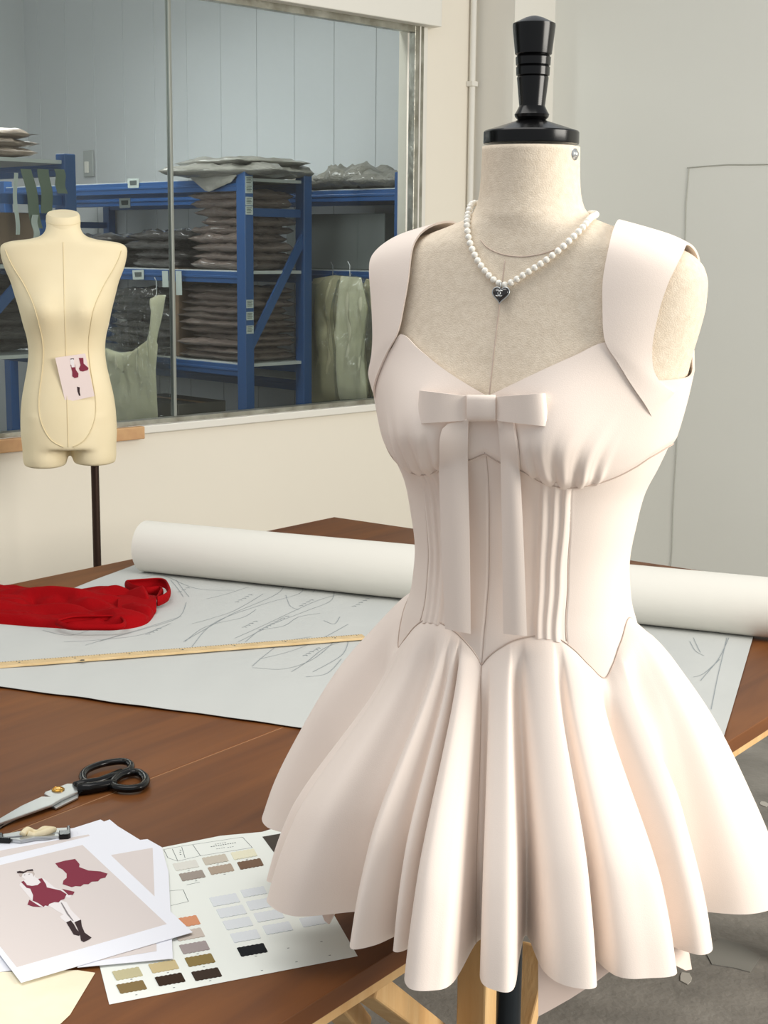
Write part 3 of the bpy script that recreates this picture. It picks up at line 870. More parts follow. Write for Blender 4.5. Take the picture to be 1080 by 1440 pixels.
g = MB(); g.lathe([(.004, 0), (.004, .0006)], tuple(Pz(116, 928.5, TZ+.0104)), 16); under(rul, g, 'rivet', M_gun)

# shears
shr = thing('fabric_shears', 'large steel fabric shears with glossy black handles on the bare wood', 'shears', Pz(90, 1118, TZ))
def q1(p): return tp(p[0]/4.909, 1060+p[1]/4.909)
g = MB(); g.prism([q1(p) for p in [(-60, 545), (0, 488), (150, 400), (290, 335), (345, 338), (305, 318), (312, 305), (465, 246), (532, 246), (540, 300), (430, 350), (360, 392), (0, 520), (-60, 552)]], TZ+.005, TZ+.009); under(shr, g, 'blade', M_steel, bevel=.001)
g = MB(); g.prism([q1(p) for p in [(-60, 560), (0, 520), (180, 430), (330, 370), (385, 395), (540, 318), (545, 290), (400, 300), (150, 420)]], TZ+.0012, TZ+.0048); under(shr, g, 'blade', M_steel, bevel=.001)
g = MB(); cp_ = q1((402, 292)); g.lathe([(.009, 0), (.009, .0015), (.0065, .003), (.006, .0018), (.0035, .0018), (.003, .003), (.0005, .003)], (cp_[0], cp_[1], TZ+.009), 24); under(shr, g, 'pivot_screw', M_gold, smooth=True, auto=.5)
def hp(L, zs): return [Vector((*q1(p), TZ+z)) for p, z in zip(L, zs)]
L1 = [(580, 228), (572, 190), (605, 150), (680, 118), (760, 100), (850, 92), (900, 112), (895, 150), (830, 178), (750, 205), (680, 232), (620, 245)]
g = MB(); P = cat([tuple(p) for p in hp(L1, [.009]*12)]+[tuple(hp([L1[0]], [.009])[0])], 5)[:-1]
g.tube(P, .005, 12, closed=True, sx=1.15); 
g.tube([tuple(p) for p in hp([(520, 268), (580, 250), (680, 235), (760, 205), (840, 170)], [.009]*5)], [.007, .007, .0065, .0065, .006], 12)
under(shr, g, 'handle', M_black, smooth=True)
L2_ = [(790, 215), (830, 185), (890, 165), (950, 162), (995, 190), (1005, 228), (975, 262), (910, 276), (840, 274), (790, 262), (775, 238)]
g = MB(); P = cat([tuple(p) for p in hp(L2_, [.0075]*11)]+[tuple(hp([L2_[0]], [.0075])[0])], 5)[:-1]
g.tube(P, .0055, 12, closed=True, sx=1.2)
g.tube([tuple(p) for p in hp([(535, 285), (620, 275), (700, 262), (760, 248), (800, 240)], [.008]*5)], [.009, .0085, .0075, .007, .006], 12)
under(shr, g, 'handle', M_black, smooth=True)

# printed sheets (pixel outlines of a crop, laid on the table plane)
def q2(p): return tp(p[0]/3.857, 1140+p[1]/3.857)
Zs = TZ+.0006
def sheet(name, label, cat_, pts, z, m, wv=0):
    c = [q2(p) for p in pts]; cx_ = sum(a for a, _ in c)/len(c); cy_ = sum(b for _, b in c)/len(c)
    t = thing(name, label, cat_, (cx_, cy_, z))
    g = MB(); g.prism(c, z, z+.0005); under(t, g, 'paper', m)
    return t
def patch(parent, pts, z, m, name, q=q2, th=.0001):
    g = MB(); g.prism([q(p) for p in pts], z, z+th); return under(parent, g, name, m)
s_ = sheet('cream_paper', 'blank cream paper sheet in the near left corner of the table', 'paper', [(-120, 900), (0, 880), (420, 870), (516, 884), (380, 1110), (150, 1330), (-150, 1330)], Zs, M_cpaper)
s_ = sheet('paper_sheet', 'plain white paper at the back of the pile under the thread snips', 'paper', [(-60, 190), (330, 108), (400, 98), (545, 52), (560, 60), (690, 170), (820, 430), (-60, 520)], Zs, M_paper)
s_ = sheet('paper_sheet', 'white paper peeking out as a thin second corner behind the pile', 'paper', [(420, 118), (595, 55), (640, 92), (770, 172), (840, 330), (500, 420)], Zs+.0008, M_paper)
s_ = sheet('paper_sheet', 'white paper sticking out lowest at the left of the pile above the cream sheet', 'paper', [(-120, 560), (-60, 500), (380, 640), (430, 840), (0, 882), (-120, 890)], Zs+.0008, M_paper)
s_ = sheet('print_sheet', 'printed sheet with grey band lying behind the fashion drawing', 'print', [(-150, 268), (-20, 222), (485, 132), (560, 205), (700, 560), (-150, 700)], Zs+.0016, M_paper)
patch(s_, [(-140, 275), (-20, 232), (480, 140), (540, 200), (600, 420), (-140, 560)], Zs+.0022, M_pink, 'printed_area')
patch(s_, [(215, 222), (240, 214), (262, 218), (240, 228)], Zs+.0024, M_line, 'printed_sketch')
s_ = sheet('print_sheet', 'printed sheet with pink rectangle at the right of the pile on the swatch card', 'print', [(470, 210), (600, 190), (800, 168), (878, 212), (914, 345), (925, 560), (938, 818), (420, 866)], Zs+.0024, M_paper)
patch(s_, [(605, 255), (828, 216), (842, 560), (850, 778), (540, 830)], Zs+.003, M_pink, 'printed_area')
TR = Vector(q2((490, 155))); BR = Vector(q2((1045, 680))); BL = Vector(q2((115, 955))); TLc = BL+TR-BR
z1s = Zs+.0036
t = thing('fashion_print', 'topmost printed fashion drawing of girl in red dress and boots', 'print', ((TR.x+BL.x)/2, (TR.y+BL.y)/2, z1s))
g = MB(); cs4 = [tuple(TR), tuple(BR), tuple(BL), tuple(TLc)]; g.prism(cs4, z1s, z1s+.0005); under(t, g, 'paper', M_paper)
a_, b_, c_ = Vector(q2((448, 205))), Vector(q2((905, 636))), Vector(q2((92, 872))); d_ = c_+a_-b_
g = MB(); g.prism([tuple(a_), tuple(b_), tuple(c_), tuple(d_)], z1s+.0005, z1s+.0006); under(t, g, 'printed_area', M_pink)
z2s = z1s+.0007
patch(t, [(300, 306), (350, 292), (408, 282), (432, 310), (430, 326), (480, 345), (545, 350), (584, 362), (572, 384), (545, 390), (532, 404), (498, 406), (480, 420), (455, 420), (438, 432), (410, 430), (390, 436), (340, 420), (345, 400), (362, 385), (362, 362), (340, 340), (318, 328)], z2s, M_rose, 'drawn_dress')
f = patch(t, [(150, 350), (175, 348), (190, 360), (190, 380), (205, 390), (235, 388), (252, 400), (300, 440), (345, 455), (388, 480), (380, 494), (345, 490), (335, 510), (362, 518), (385, 560), (430, 605), (440, 620), (400, 630), (365, 630), (335, 610), (325, 595), (345, 585), (300, 560), (270, 538), (235, 548), (200, 540), (160, 490), (105, 425), (115, 405), (128, 400), (140, 395), (125, 385), (100, 370), (100, 355)], z2s, M_skin, 'drawn_figure')
patch(t, [(115, 408), (130, 402), (148, 426), (175, 430), (205, 425), (222, 410), (208, 392), (228, 388), (250, 420), (255, 438), (290, 446), (330, 455), (362, 475), (350, 500), (330, 508), (318, 520), (296, 518), (268, 528), (262, 540), (245, 536), (238, 545), (210, 525), (178, 510), (180, 480), (165, 445), (145, 440)], z2s+.0002, M_rose, 'drawn_dress')
patch(t, [(338, 446), (405, 462), (396, 478), (372, 480)], z2s+.0002, M_rose, 'drawn_hem')
patch(t, [(160, 505), (175, 515), (215, 540), (235, 545), (180, 542), (150, 532)], z2s+.0002, M_rose, 'drawn_hem')
patch(t, [(92, 352), (108, 348), (130, 352), (150, 342), (178, 338), (182, 348), (150, 350), (128, 362), (95, 360)], z2s+.0002, M_boot, 'drawn_hair_bow')
patch(t, [(360, 628), (385, 618), (402, 640), (415, 665), (436, 690), (430, 702), (400, 695), (388, 675)], z2s+.0002, M_boot, 'drawn_boot')
patch(t, [(405, 628), (440, 614), (445, 650), (460, 685), (497, 712), (485, 722), (455, 736), (440, 728), (435, 700), (420, 660)], z2s+.0003, M_boot, 'drawn_boot')
patch(t, [(330, 522), (336, 521), (372, 582), (400, 620), (396, 622), (364, 585)], z2s+.0003, M_line, 'drawn_line')
M_hair2 = mat('print_hair', 'c4b6b0', .8, spec=.2)
patch(t, [(99, 362), (118, 354), (124, 362), (120, 378), (108, 378)], z2s+.0001, M_hair2, 'drawn_hair')
patch(t, [(112, 352), (150, 343), (180, 347), (190, 364), (184, 380), (176, 362), (150, 356), (124, 362)], z2s+.0001, M_hair2, 'drawn_hair')
patch(t, [(130, 370), (138, 368), (138, 371), (131, 373)], z2s+.0003, M_line, 'drawn_eye')
patch(t, [(154, 366), (163, 364), (163, 367), (155, 369)], z2s+.0003, M_line, 'drawn_eye')

# thread snips on the pile
def q3(p): return tp(p[0]/4.909, 1060+p[1]/4.909, TZ+.006)
sn = thing('thread_snips', 'slim metal thread snips wrapped in cream tape with black end', 'snips', (*q3((250, 560)), Zs+.0006))
zz = Zs+.001
g = MB(); g.prism([q3(p) for p in [(15, 556), (170, 530), (370, 515), (465, 510), (470, 535), (410, 545), (350, 552), (100, 570), (20, 578)]], zz, zz+.005); under(sn, g, 'blade', M_steel, bevel=.001)
g = MB(); g.prism([q3(p) for p in [(15, 584), (75, 590), (140, 598), (250, 578), (410, 570), (410, 550), (250, 560), (120, 580), (70, 582)]], zz, zz+.005); under(sn, g, 'blade', M_steel, bevel=.001)
g = MB(); g.prism([q3(p) for p in [(408, 545), (462, 542), (462, 512), (484, 510), (488, 565), (470, 574), (408, 578)]], zz, zz+.008); under(sn, g, 'end_cap', M_black, bevel=.001)
g = MB(); g.prism([q3(p) for p in [(-20, 552), (18, 556), (22, 585), (75, 588), (70, 598), (-20, 594)]], zz, zz+.007); under(sn, g, 'tip_guard', M_black, bevel=.001)
tpth = [Vector((*q3(p), zz+.006+.003*math.sin(i*1.9))) for i, p in enumerate([(155, 568), (190, 548), (225, 540), (260, 546), (300, 545), (335, 530), (372, 522), (350, 548), (300, 562), (240, 560), (190, 562)])]
g = MB(); g.tube(cat([tuple(p) for p in tpth], 5), .0042, 10, sx=1.1); under(sn, g, 'tape_wrap', M_cream, smooth=True)

# swatch card
def q4(p): return tp(100+p[0]/2.571, 1140+p[1]/2.571)
card = thing('swatch_card', 'white fabric swatch card with rows of coloured samples beside the prints', 'swatch card', (*q4((500, 400)), TZ))
zc = TZ+.0003
g = MB(); g.prism([q4(p) for p in [(138, 702), (1036, 527), (765, 55), (690, 78), (540, 92), (330, 134), (60, 390)]], zc, zc+.0002); under(card, g, 'card', M_card)
SW = 0
def sw(cx_, cy_, col, w=95, hh=34, pink=True):
    """one pinked sample: zigzag short edges on a sheared rectangle"""
    wx, wy = w/2, -w*.09; hx_, hy = hh*.22, hh*.42
    pts = []
    N = 12
    for i in range(N+1):
        f = -1+2*i/N; o = (.5 if i % 2 else 0)*(4 if pink else 0)
        pts.append((cx_+wx*f-hx_, cy_+wy*f-hy-o))
    for i in range(N+1):
        f = 1-2*i/N; o = (.5 if i % 2 else 0)*(4 if pink else 0)
        pts.append((cx_+wx*f+hx_, cy_+wy*f+hy+o))
    o = patch(card, pts, zc+.0003, mat('swatch_'+col, col, .9, bump=(900, .2), spec=.2), 'swatch', q4, .0006)
    return o
names = {'c5bd97': 'pale khaki sample', 'cdbb8e': 'sand sample', '86714a': 'olive brown sample', '3b2b20': 'darkest brown sample in the bottom row', '3f322a': 'dark brown sample at the right of the bottom row', '8e7a4a': 'moss brown sample', 'a79b99': 'mauve grey sample', 'cfc3b8': 'pale beige sample', 'dd9a74': 'peach sample', '1d1f22': 'black sample', '7d6350': 'cocoa sample'}
for a in ((204, 592, 'c5bd97'), (335, 566, 'cdbb8e'), (219, 640, '86714a'), (358, 613, '3b2b20'), (490, 594, '3f322a'), (466, 543, '8e7a4a'), (446, 497, 'a79b99'), (428, 450, 'cfc3b8'), (412, 405, 'dd9a74'),
          (415, 200, 'e4e2d9'), (521, 179, 'cfc6b6'), (625, 160, 'eeeacf'), (438, 237, 'a59a90'), (542, 214, 'b5a391'), (648, 195, '7d6350'),
          (555, 325, 'e3e7ea'), (660, 296, 'e3e7ea'), (580, 367, 'e3e7ea'), (688, 339, 'e3e7ea'), (603, 410, 'e3e7ea'), (715, 382, 'e3e7ea'), (630, 456, 'e3e7ea'), (747, 427, 'e3e7ea'), (880, 400, 'e3e7ea'), (655, 506, '1d1f22')):
    o = sw(*a, w=84 if a[1] < 300 else 96, hh=28 if a[1] < 300 else 35)
    if a[2] in names: o['label'] = names[a[2]]
o = patch(card, [(692, 97), (790, 80), (800, 160), (752, 170), (735, 155)], zc+.0003, mat('swatch_big', '453d35', .9), 'swatch', q4, .0006); o['label'] = 'large dark brown sample at the skirt'
# ruled boxes and print marks of the card
g = MB()
def rule(a, b, w=.0007):
    A, B = Vector((*q4(a), zc+.0003)), Vector((*q4(b), zc+.0003)); d = (B-A).normalized(); s = Vector((-d.y, d.x, 0))*w/2
    k = len(g.v); g.v += [tuple(A-s), tuple(B-s), tuple(B+s), tuple(A+s)]; g.f.append((k, k+1, k+2, k+3))
for L in ([(335, 142), (400, 130), (620, 97), (655, 135), (465, 165), (385, 184), (350, 172), (335, 142)], [(366, 140), (385, 182)], [(400, 133), (412, 172)], [(440, 125), (468, 165)], [(355, 292), (405, 287), (424, 330), (360, 345)]):
    if L[0] == (355, 292): under(card, g, 'ruled_box', M_ink); g = MB()
    for a, b in zip(L[:-1], L[1:]): rule(a, b)
o = under(card, g, 'ruled_box', M_ink)
g = MB()
for (x, y, n_, w_) in ((520, 123, 5, .0012), (505, 132, 11, .002), (525, 140, 4, .0012), (565, 135, 3, .0012), (393, 160, 1, .002), (392, 152, 1, .002), (393, 145, 1, .002)):
    for i in range(n_): rule((x+i*8.5, y-i*1.4), (x+i*8.5+5.5, y-i*1.4-.9), w_)
for (x, y) in ((425, 218), (530, 195), (636, 178), (452, 256), (555, 232), (218, 612), (350, 588), (236, 668), (372, 642), (503, 617), (480, 567), (458, 520), (668, 528), (690, 580), (815, 549), (935, 525), (785, 499), (905, 476)):
    rule((x-4, y), (x+4, y-1), .0012)
rule((418, 270), (465, 260), .0008)
o = under(card, g, 'print_marks', M_ink); o['kind'] = 'stuff'

# ------------------------------------------------------------------ second dress form
Y2 = 4.1
A2 = PY(90, 350, Y2); A2.z = 0
PH2 = math.radians(-10)
bx2 = Vector((math.cos(PH2), -math.sin(PH2), 0)); by2 = Vector((-math.sin(PH2), -math.cos(PH2), 0))
def zy2(y): return Y2*math.tan(math.atan((720-y)/FPX)-TH)
S2 = FPX/(Y2*math.cos(TH))
def L2(x, y, z): return A2 + bx2*x + by2*y + Vector((0, 0, H+z))
rows2 = [(311, 23, 22), (322, 23.5, 22), (330, 25.5, 24), (336, 31, 26), (341, 48, 27), (344, 74, 28), (347.5, 85, 28.5), (354, 89, 29), (364, 88, 30), (380, 84, 33), (400, 76, 37), (420, 70.5, 42), (440, 65, 46), (460, 60.5, 44), (480, 55.5, 42), (497, 54, 41), (515, 55.5, 42), (540, 60.5, 46), (565, 65.5, 50), (590, 68, 53), (610, 68.5, 54), (626, 67.5, 54), (632, 67, 53)]
K2 = 1/math.cos(PH2)*1.0
g = MB(); rr = []
zz2 = [zy2(r[0]) for r in rows2]
ga = pchip(zz2, [r[1]/S2*1.0 for r in rows2]); gd = pchip(zz2, [r[2]/S2*.98 for r in rows2])
def bust2(x, z): return .026*sum(math.exp(-(((x-s*.058)/.042)**2+((z-zy2(440))/.05)**2)*.8) for s in (-1, 1))
def S2f(th, z, off=0):
    n_ = 2.3; s, c = math.sin(th), math.cos(th); a = ga(z)*.99; d = gd(z)
    x = a*math.copysign(abs(s)**(2/n_), s); y = d*math.copysign(abs(c)**(2/n_), c)
    if c > 0:
        y += bust2(x, z)*sm(0, .35, c)
    L = math.hypot(x, y); return x*(1+off/L), y*(1+off/L), z
zl = np.linspace(zz2[0], zz2[-1], 90)
g.grid([[tuple(L2(*S2f(2*PI*j/72, z))) for j in range(72)] for z in zl], closed=True, cap=True)
ztop, zlow = zy2(618), zy2(656)
for sx, zb2 in ((-1, zy2(658)), (1, zy2(655))):
    r_ = []
    for k in range(16):
        f = k/15; z = zy2(585)+(zb2-zy2(585))*f; cxx = sx*(.0345*2+.0)*.0 + sx*(33.8/S2+.002*f)
        aa = (32-.5*f)/S2; dd = 46/S2*(1-.05*f)
        if f > .93: aa *= .96; dd *= .96
        r_.append([tuple(L2(cxx+aa*math.cos(2*PI*j/40), dd*math.sin(2*PI*j/40), z)) for j in range(40)])
    g.grid(r_[::-1], closed=True, cap=True)
f2 = thing('dress_form', 'cream display torso with pinned sketch standing by the storeroom window', 'dress form', (A2.x, A2.y, 0))
o = under(f2, g, 'torso', M_cream, smooth=True)
md = o.modifiers.new('rm', 'REMESH'); md.mode = 'VOXEL'; md.voxel_size = .006; md.use_smooth_shade = True
md = o.modifiers.new('sm', 'SMOOTH'); md.iterations = 6; md.factor = .5
g = MB(); rr = []
for zz_, k in ((0, 1), (.014, 1.02), (.028, 1.0), (.034, .93)):
    rr.append([tuple(L2(23.3/S2*k*math.cos(a), 22.5/S2*k*math.sin(a), zy2(312)-.004+zz_-.016-.012*math.sin(a))) for a in [2*PI*j/40 for j in range(40)]])
g.grid(rr, closed=True, cap=True); under(f2, g, 'neck_cap', M_cream, smooth=True, auto=.6)
g = MB(); g.tube([L2(23.7/S2*math.cos(a), 22.9/S2*math.sin(a), zy2(312)-.006-.012*math.sin(a)) for a in [2*PI*j/40 for j in range(40)]], .0008, 6, closed=True); under(f2, g, 'seam', M_creamseam)
def s2line(pts, r=.0013):
    g = MB(); g.tube([L2(*S2f(math.radians(t_), zy2(y), .0012)) for t_, y in cat([(a, b, 0) for a, b in pts], 8) for _ in (0,)] if False else [L2(*S2f(math.radians(q[0]), zy2(q[1]), .001)) for q in cat([(a, b, 0) for a, b in pts], 8)], r, 6); under(f2, g, 'seam', M_creamseam, smooth=True)
s2line([(-62, 356), (-50, 390), (-36, 430), (-32, 470), (-33, 520), (-34, 560), (-30, 590), (-18, 615), (-4, 626)])
s2line([(62, 356), (50, 390), (36, 430), (32, 470), (33, 520), (34, 560), (30, 590), (18, 615), (4, 626)])
s2line([(0, 345), (0, 420), (0, 500), (0, 560), (0, 600), (0, 626)], .0007)
pxp = L2(35/S2, 0, 0)
g = MB(); g.tube([(pxp.x, pxp.y, .03), (pxp.x, pxp.y, H+zy2(640))], .0115, 16); under(f2, g, 'pole', mat('bronze_pole', '3a2a22', .35, .6), smooth=True, auto=.5)
g = MB(); g.lathe([(.15, 0), (.15, .012), (.03, .03)], (pxp.x, pxp.y, 0), 40); under(f2, g, 'stand_base', M_gun, smooth=True, auto=.5)
# pinned sketch
sk_d = gd(zy2(530))+.006
def Psk(px, py, e=0):
    d = ray(px, py); o_ = CAM-A2; return CAM+d*((sk_d+.004+e-o_.dot(by2))/d.dot(by2))
sk = thing('pinned_sketch', 'small pink fashion sketch pinned on the cream torso', 'sketch', Psk(105, 530))
def skp(pts, e0, e1, name, m, q=None):
    n_ = len(pts); A = [Psk(*p, e0) for p in pts]; B = [Psk(*p, e1) for p in pts]
    g = MB(); g.add(A+B, [tuple(range(n_)), tuple(range(2*n_-1, n_-1, -1))]+[(i, n_+i, n_+(i+1) % n_, (i+1) % n_) for i in range(n_)])
    bm = bmesh.new(); o_ = under(sk, g, name, m); bm.from_mesh(o_.data); bmesh.ops.recalc_face_normals(bm, faces=bm.faces); bm.to_mesh(o_.data); bm.free()
M_pinkp = mat('sketch_paper', 'eeddd8', .8, spec=.2)
skp([(77.5, 503), (120, 497), (133, 557), (92, 566)], -.001, 0, 'paper', M_pinkp)
def s12(L): return [(60+x/12, 480+y/12) for x, y in L]
skp(s12([(610, 280), (685, 278), (692, 375), (775, 450), (760, 485), (680, 510), (630, 500), (612, 460), (640, 400)]), .0003, .0008, 'drawn_dress', M_rose)
skp(s12([(470, 395), (482, 395), (490, 440), (545, 435), (548, 385), (552, 430), (560, 480), (605, 545), (600, 605), (540, 620), (500, 590), (500, 520)]), .0006, .0011, 'drawn_dress', M_rose)
skp(s12([(580, 765), (625, 775), (625, 860), (640, 915), (615, 920), (590, 850)]), .0003, .0008, 'drawn_boot', M_boot)
skp(s12([(460, 285), (500, 280), (530, 300), (530, 380), (545, 440), (490, 440), (470, 380)]), .0003, .0006, 'drawn_figure', M_skin)
skp(s12([(470, 290), (525, 288), (528, 308), (500, 298), (472, 310)]), .0006, .0009, 'drawn_hair_bow', M_boot)

# ------------------------------------------------------------------ storeroom racks
def pack_mesh(seed, w, d, h, nx=26, ny=18):
    rnd = random.Random(seed); g = MB(); rows_t, rows_b = [], []
    for i in range(nx):
        a, b = [], []
        for j in range(ny):
            x = -1+2*i/(nx-1); y = -1+2*j/(ny-1)
            e = max(0, (1-x**6)*(1-y**6))**.5
            nz = noise.noise(Vector((x*2.2+seed*3, y*2.2, seed)))*.6+noise.noise(Vector((x*5+seed, y*6, seed*2)))*.55
            ed = 1+.13*noise.noise(Vector((x*3, y*3, seed+9)))
            a.append((x*w/2*ed, y*d/2*ed, h*(.5+e*(.5+nz*.6)))); b.append((x*w/2*ed, y*d/2*ed, h*(.5-e*(.48+.2*noise.noise(Vector((x*4, y*4, seed+5)))))))
        rows_t.append(a); rows_b.append(b)
    g.grid(rows_t); g.grid([r[::-1] for r in rows_b])
    me = bpy.data.meshes.new('pack'); me.from_pydata(g.v, [], g.f)
    bm = bmesh.new(); bm.from_mesh(me); bmesh.ops.remove_doubles(bm, verts=bm.verts, dist=h*.05); bmesh.ops.recalc_face_normals(bm, faces=bm.faces); bm.to_mesh(me); bm.free()
    me.polygons.foreach_set('use_smooth', [True]*len(me.polygons)); return me
PK = {}
def pack(kind, m, u, v, z, w, d, h, rot=0, label='', group=None, tilt=(0, 0), name='garment_pack'):
    key = (kind, m.name)
    if key not in PK: PK[key] = pack_mesh(kind, 1, 1, 1); PK[key].materials.append(m)
    o = bpy.data.objects.new(name, PK[key]); COL.objects.link(o)
    o.location = W(u, v, z); o.rotation_euler = (tilt[0], tilt[1], PI/2-ALPHA+rot); o.scale = (w, d, h)
    tag(o, label, 'garment pack' if name == 'garment_pack' else 'box', group); return o
ORD = ['lowest', 'second from the bottom', 'third from the bottom', 'fourth from the bottom', 'fifth from the bottom', 'sixth from the bottom', 'seventh from the bottom', 'eighth from the bottom', 'ninth from the bottom', 'tenth from the bottom', 'eleventh from the bottom', 'twelfth from the bottom', 'thirteenth from the bottom', 'fourteenth from the bottom']
def stack(u, v, z, n, w, d, h, m, where, group, jit=.03):
    for k in range(n):
        lb = ('topmost' if k == n-1 else ORD[k])
        pack(k % 5+1, m, u+random.uniform(-jit, jit)*.5, v+random.uniform(-jit, jit), z+.001+k*h*.93, w*random.uniform(.88, 1.0), d*random.uniform(.85, 1.06), h*random.uniform(.95, 1.25), random.uniform(-.12, .12),
             where % lb, group)

def rack(label, un, vn, dep, length, top, levels, beam=.05, stickers=()):
    """upright steel rack: near left upright at (un,vn); depth runs along the glass, length into the room"""
    r = thing('steel_rack', label, 'shelving rack', W(un+dep/2, vn+length/2))
    s = .022
    for du in (0, dep):
        for dv in (0, length):
            g = wbox(un+du-s, un+du+s, vn+dv-s*1.2, vn+dv+s*1.2, 0, top); o = under(r, g, 'upright', M_blue, bevel=.003)
            if du == 0 and dv == 0:
                for zc_ in stickers:
                    k = wbox(un-.018, un+.018, vn-s*1.2-.001, vn-s*1.2, zc_-.016, zc_+.016); st = under(o, k, 'label_sticker', M_sticker)
                    k = MB()
                    for q in range(4): wbox(un-.014, un+.012-.004*(q % 2), vn-s*1.2-.0014, vn-s*1.2-.0009, zc_+.009-q*.006, zc_+.0115-q*.006, k)
                    under(o, k, 'sticker_print', M_ink)
    for z in levels:
        for du in (0, dep):
            g = wbox(un+du-.015, un+du+.015, vn+s, vn+length-s, z-beam, z-.004)
            wbox(un+du-.019, un+du+.019, vn+s, vn+length-s, z-beam*.62, z-beam*.4, g)
            o = under(r, g, 'beam', M_blue, bevel=.002)
        g = wbox(un-.012, un+dep+.012, vn-.01, vn+length, z-.012, z); under(r, g, 'shelf_board', M_shelf)
    zs = sorted(levels)
    for z in (zs[-1]-.13, .5, .16):
        for dv in (0, length):
            g = wbox(un, un+dep, vn+dv-.006, vn+dv+.006, z-.016, z+.016); under(r, g, 'cross_tie', M_blue)
    for dv in (0, length):
        a = W(un+.01, vn+dv-.012, zs[-2]-.30 if len(zs) > 1 else .6); b = W(un+dep-.01, vn+dv-.012, zs[-1]-.22)
        g = MB(); g.bar(a, b, .012, .034, (0, 0, 1)); under(r, g, 'diagonal_brace', M_blue)
    return r
# rack 2 (middle)
v2 = .55; un2 = u_at(345, v2); dep2 = u_at(427, v2)-un2
def zat2(py, px=345, u=None, v=None): return zat(py, px, W(un2 if u is None else u, v2 if v is None else v))
top2 = zat2(240); lB = zat2(381); lA = zat2(250); lC = zat2(512); lD = .55
rk2 = rack('blue steel rack in the middle of the storeroom with diagonal end brace', un2, v2, dep2, 1.75, top2, [lA, lB, lC, lD], stickers=[zat2(254), zat2(266), zat2(283), zat2(296), zat2(427), zat2(444), zat2(463)])
# rack 1 (left)
v1_ = .32; un1b = u_at(97, v1_); un1 = un1b-.46
top1 = zat(217, 97, W(un1b, v1_)); 
def z1a(py): return zat(py, 97, W(un1b, v1_))
lA1 = z1a(226)
rk1 = rack('blue steel rack at the left edge behind the cream torso', un1, v1_, .46, 1.9, top1, [lA1, z1a(372), z1a(495), .6])
# rack 3 (against panels)
un3 = U_E-.47; v3 = .16
z3 = lambda py: zat(py, 500, W(un3, u_at and .45))
lA3 = z3(266)
rk3 = rack('blue steel rack at the right end against the panelled storeroom wall', un3, v3, .42, 2.6, lA3+.06, [lA3, z3(380), .95, .45])
for z_, pv in ((lA, 1.15), (lB, 1.2)):
    pass
G2 = 'garment packs on the middle rack'
uc = un2+dep2/2
stack(uc, v2+.20, lB, 9, dep2*.97, .36, .037, M_pack, 'taupe pack, %s of the tall stack, middle rack upper shelf', 'taupe packs stacked on the upper shelf')
stack(uc, v2+.62, lB, 4, dep2*.93, .40, .040, M_packk, 'dark pack, %s of the low stack behind the tall taupe stack', 'dark packs on the upper shelf')
stack(uc, v2+1.1, lB, 4, dep2*.93, .40, .036, M_packk, 'dark pack, %s of the farthest low stack, upper shelf', 'dark packs at the far end of the upper shelf')
stack(uc, v2+.22, lC, 11, dep2*.97, .44, .0285, M_pack, 'flat taupe pack, %s of the stack, middle rack lower shelf', 'taupe packs stacked on the lower shelf')
stack(uc, v2+.75, lC, 8, dep2*.93, .45, .036, M_packk, 'dark pack, %s of the stack behind the pale green gown', 'dark packs on the lower shelf')
stack(uc, v2+.22, lD, 5, dep2*.93, .42, .034, M_packg, 'grey green pack, %s on the lowest shelf, middle rack', 'packs on the lowest shelf')
pack(3, M_packg, uc-.05, v2+.16, lA+.004, dep2*1.25, .52, .05, .35, 'grey plastic pack lying flat on top of the middle rack with corner hanging over', 'packs on top of the middle rack')
pack(2, M_packg, uc+.0, v2+.2, lA+.05, dep2*1.15, .46, .035, -.1, 'thin grey pack uppermost on top of the middle rack', 'packs on top of the middle rack')
def fan(outline, thick, m, name, parent=None, label=None, plane=None, n=9, seed=1):
    """closed pillow from an outline of (px,py) on the plane u=const: star-shaped about its centroid"""
    P = outline; c = sum((p for p in P), Vector())/len(P); nrm = plane
    g = MB(); rows = []
    for sgn in (1, -1):
        rows = []
        for k in range(n+1):
            f = max(k/n, .02); h_ = thick*math.sqrt(max(0, 1-f**4))
            rows.append([tuple(c+(p-c)*f+nrm*sgn*(h_*(.75+.5*noise.noise((c+(p-c)*f)*14+Vector((seed, 0, 0)))+.35*math.sin((c+(p-c)*f).dot(E2)*85+seed+2*noise.noise((c+(p-c)*f)*6))))) for p in P])
        g.grid(rows if sgn > 0 else [r[::-1] for r in rows], closed=True)
    return under(parent, g, name, m, smooth=True)
def Pu(px, py, u):
    """sight line meets the plane u = const"""
    d = ray(px, py); o_ = CAM-W0; return CAM+d*((u-o_.dot(E1))/d.dot(E1))
def densify(pts, n=4):
    out = []
    for a, b in zip(pts, pts[1:]+pts[:1]):
        for k in range(n): out.append((a[0]+(b[0]-a[0])*k/n, a[1]+(b[1]-a[1])*k/n))
    return out
# corner of the top pack that hangs over
g = MB(); tri = [(262, 246), (333, 246), (325, 256), (294, 270), (288, 268)]
o = fan([Pu(a, b, un2-.03) for a, b in densify(tri, 5)], .006, M_packg, 'garment_pack', None, None, -E1, 5)
tag(o, 'triangular pack corner hanging over the top beam of the middle rack', 'garment pack', 'packs on top of the middle rack')
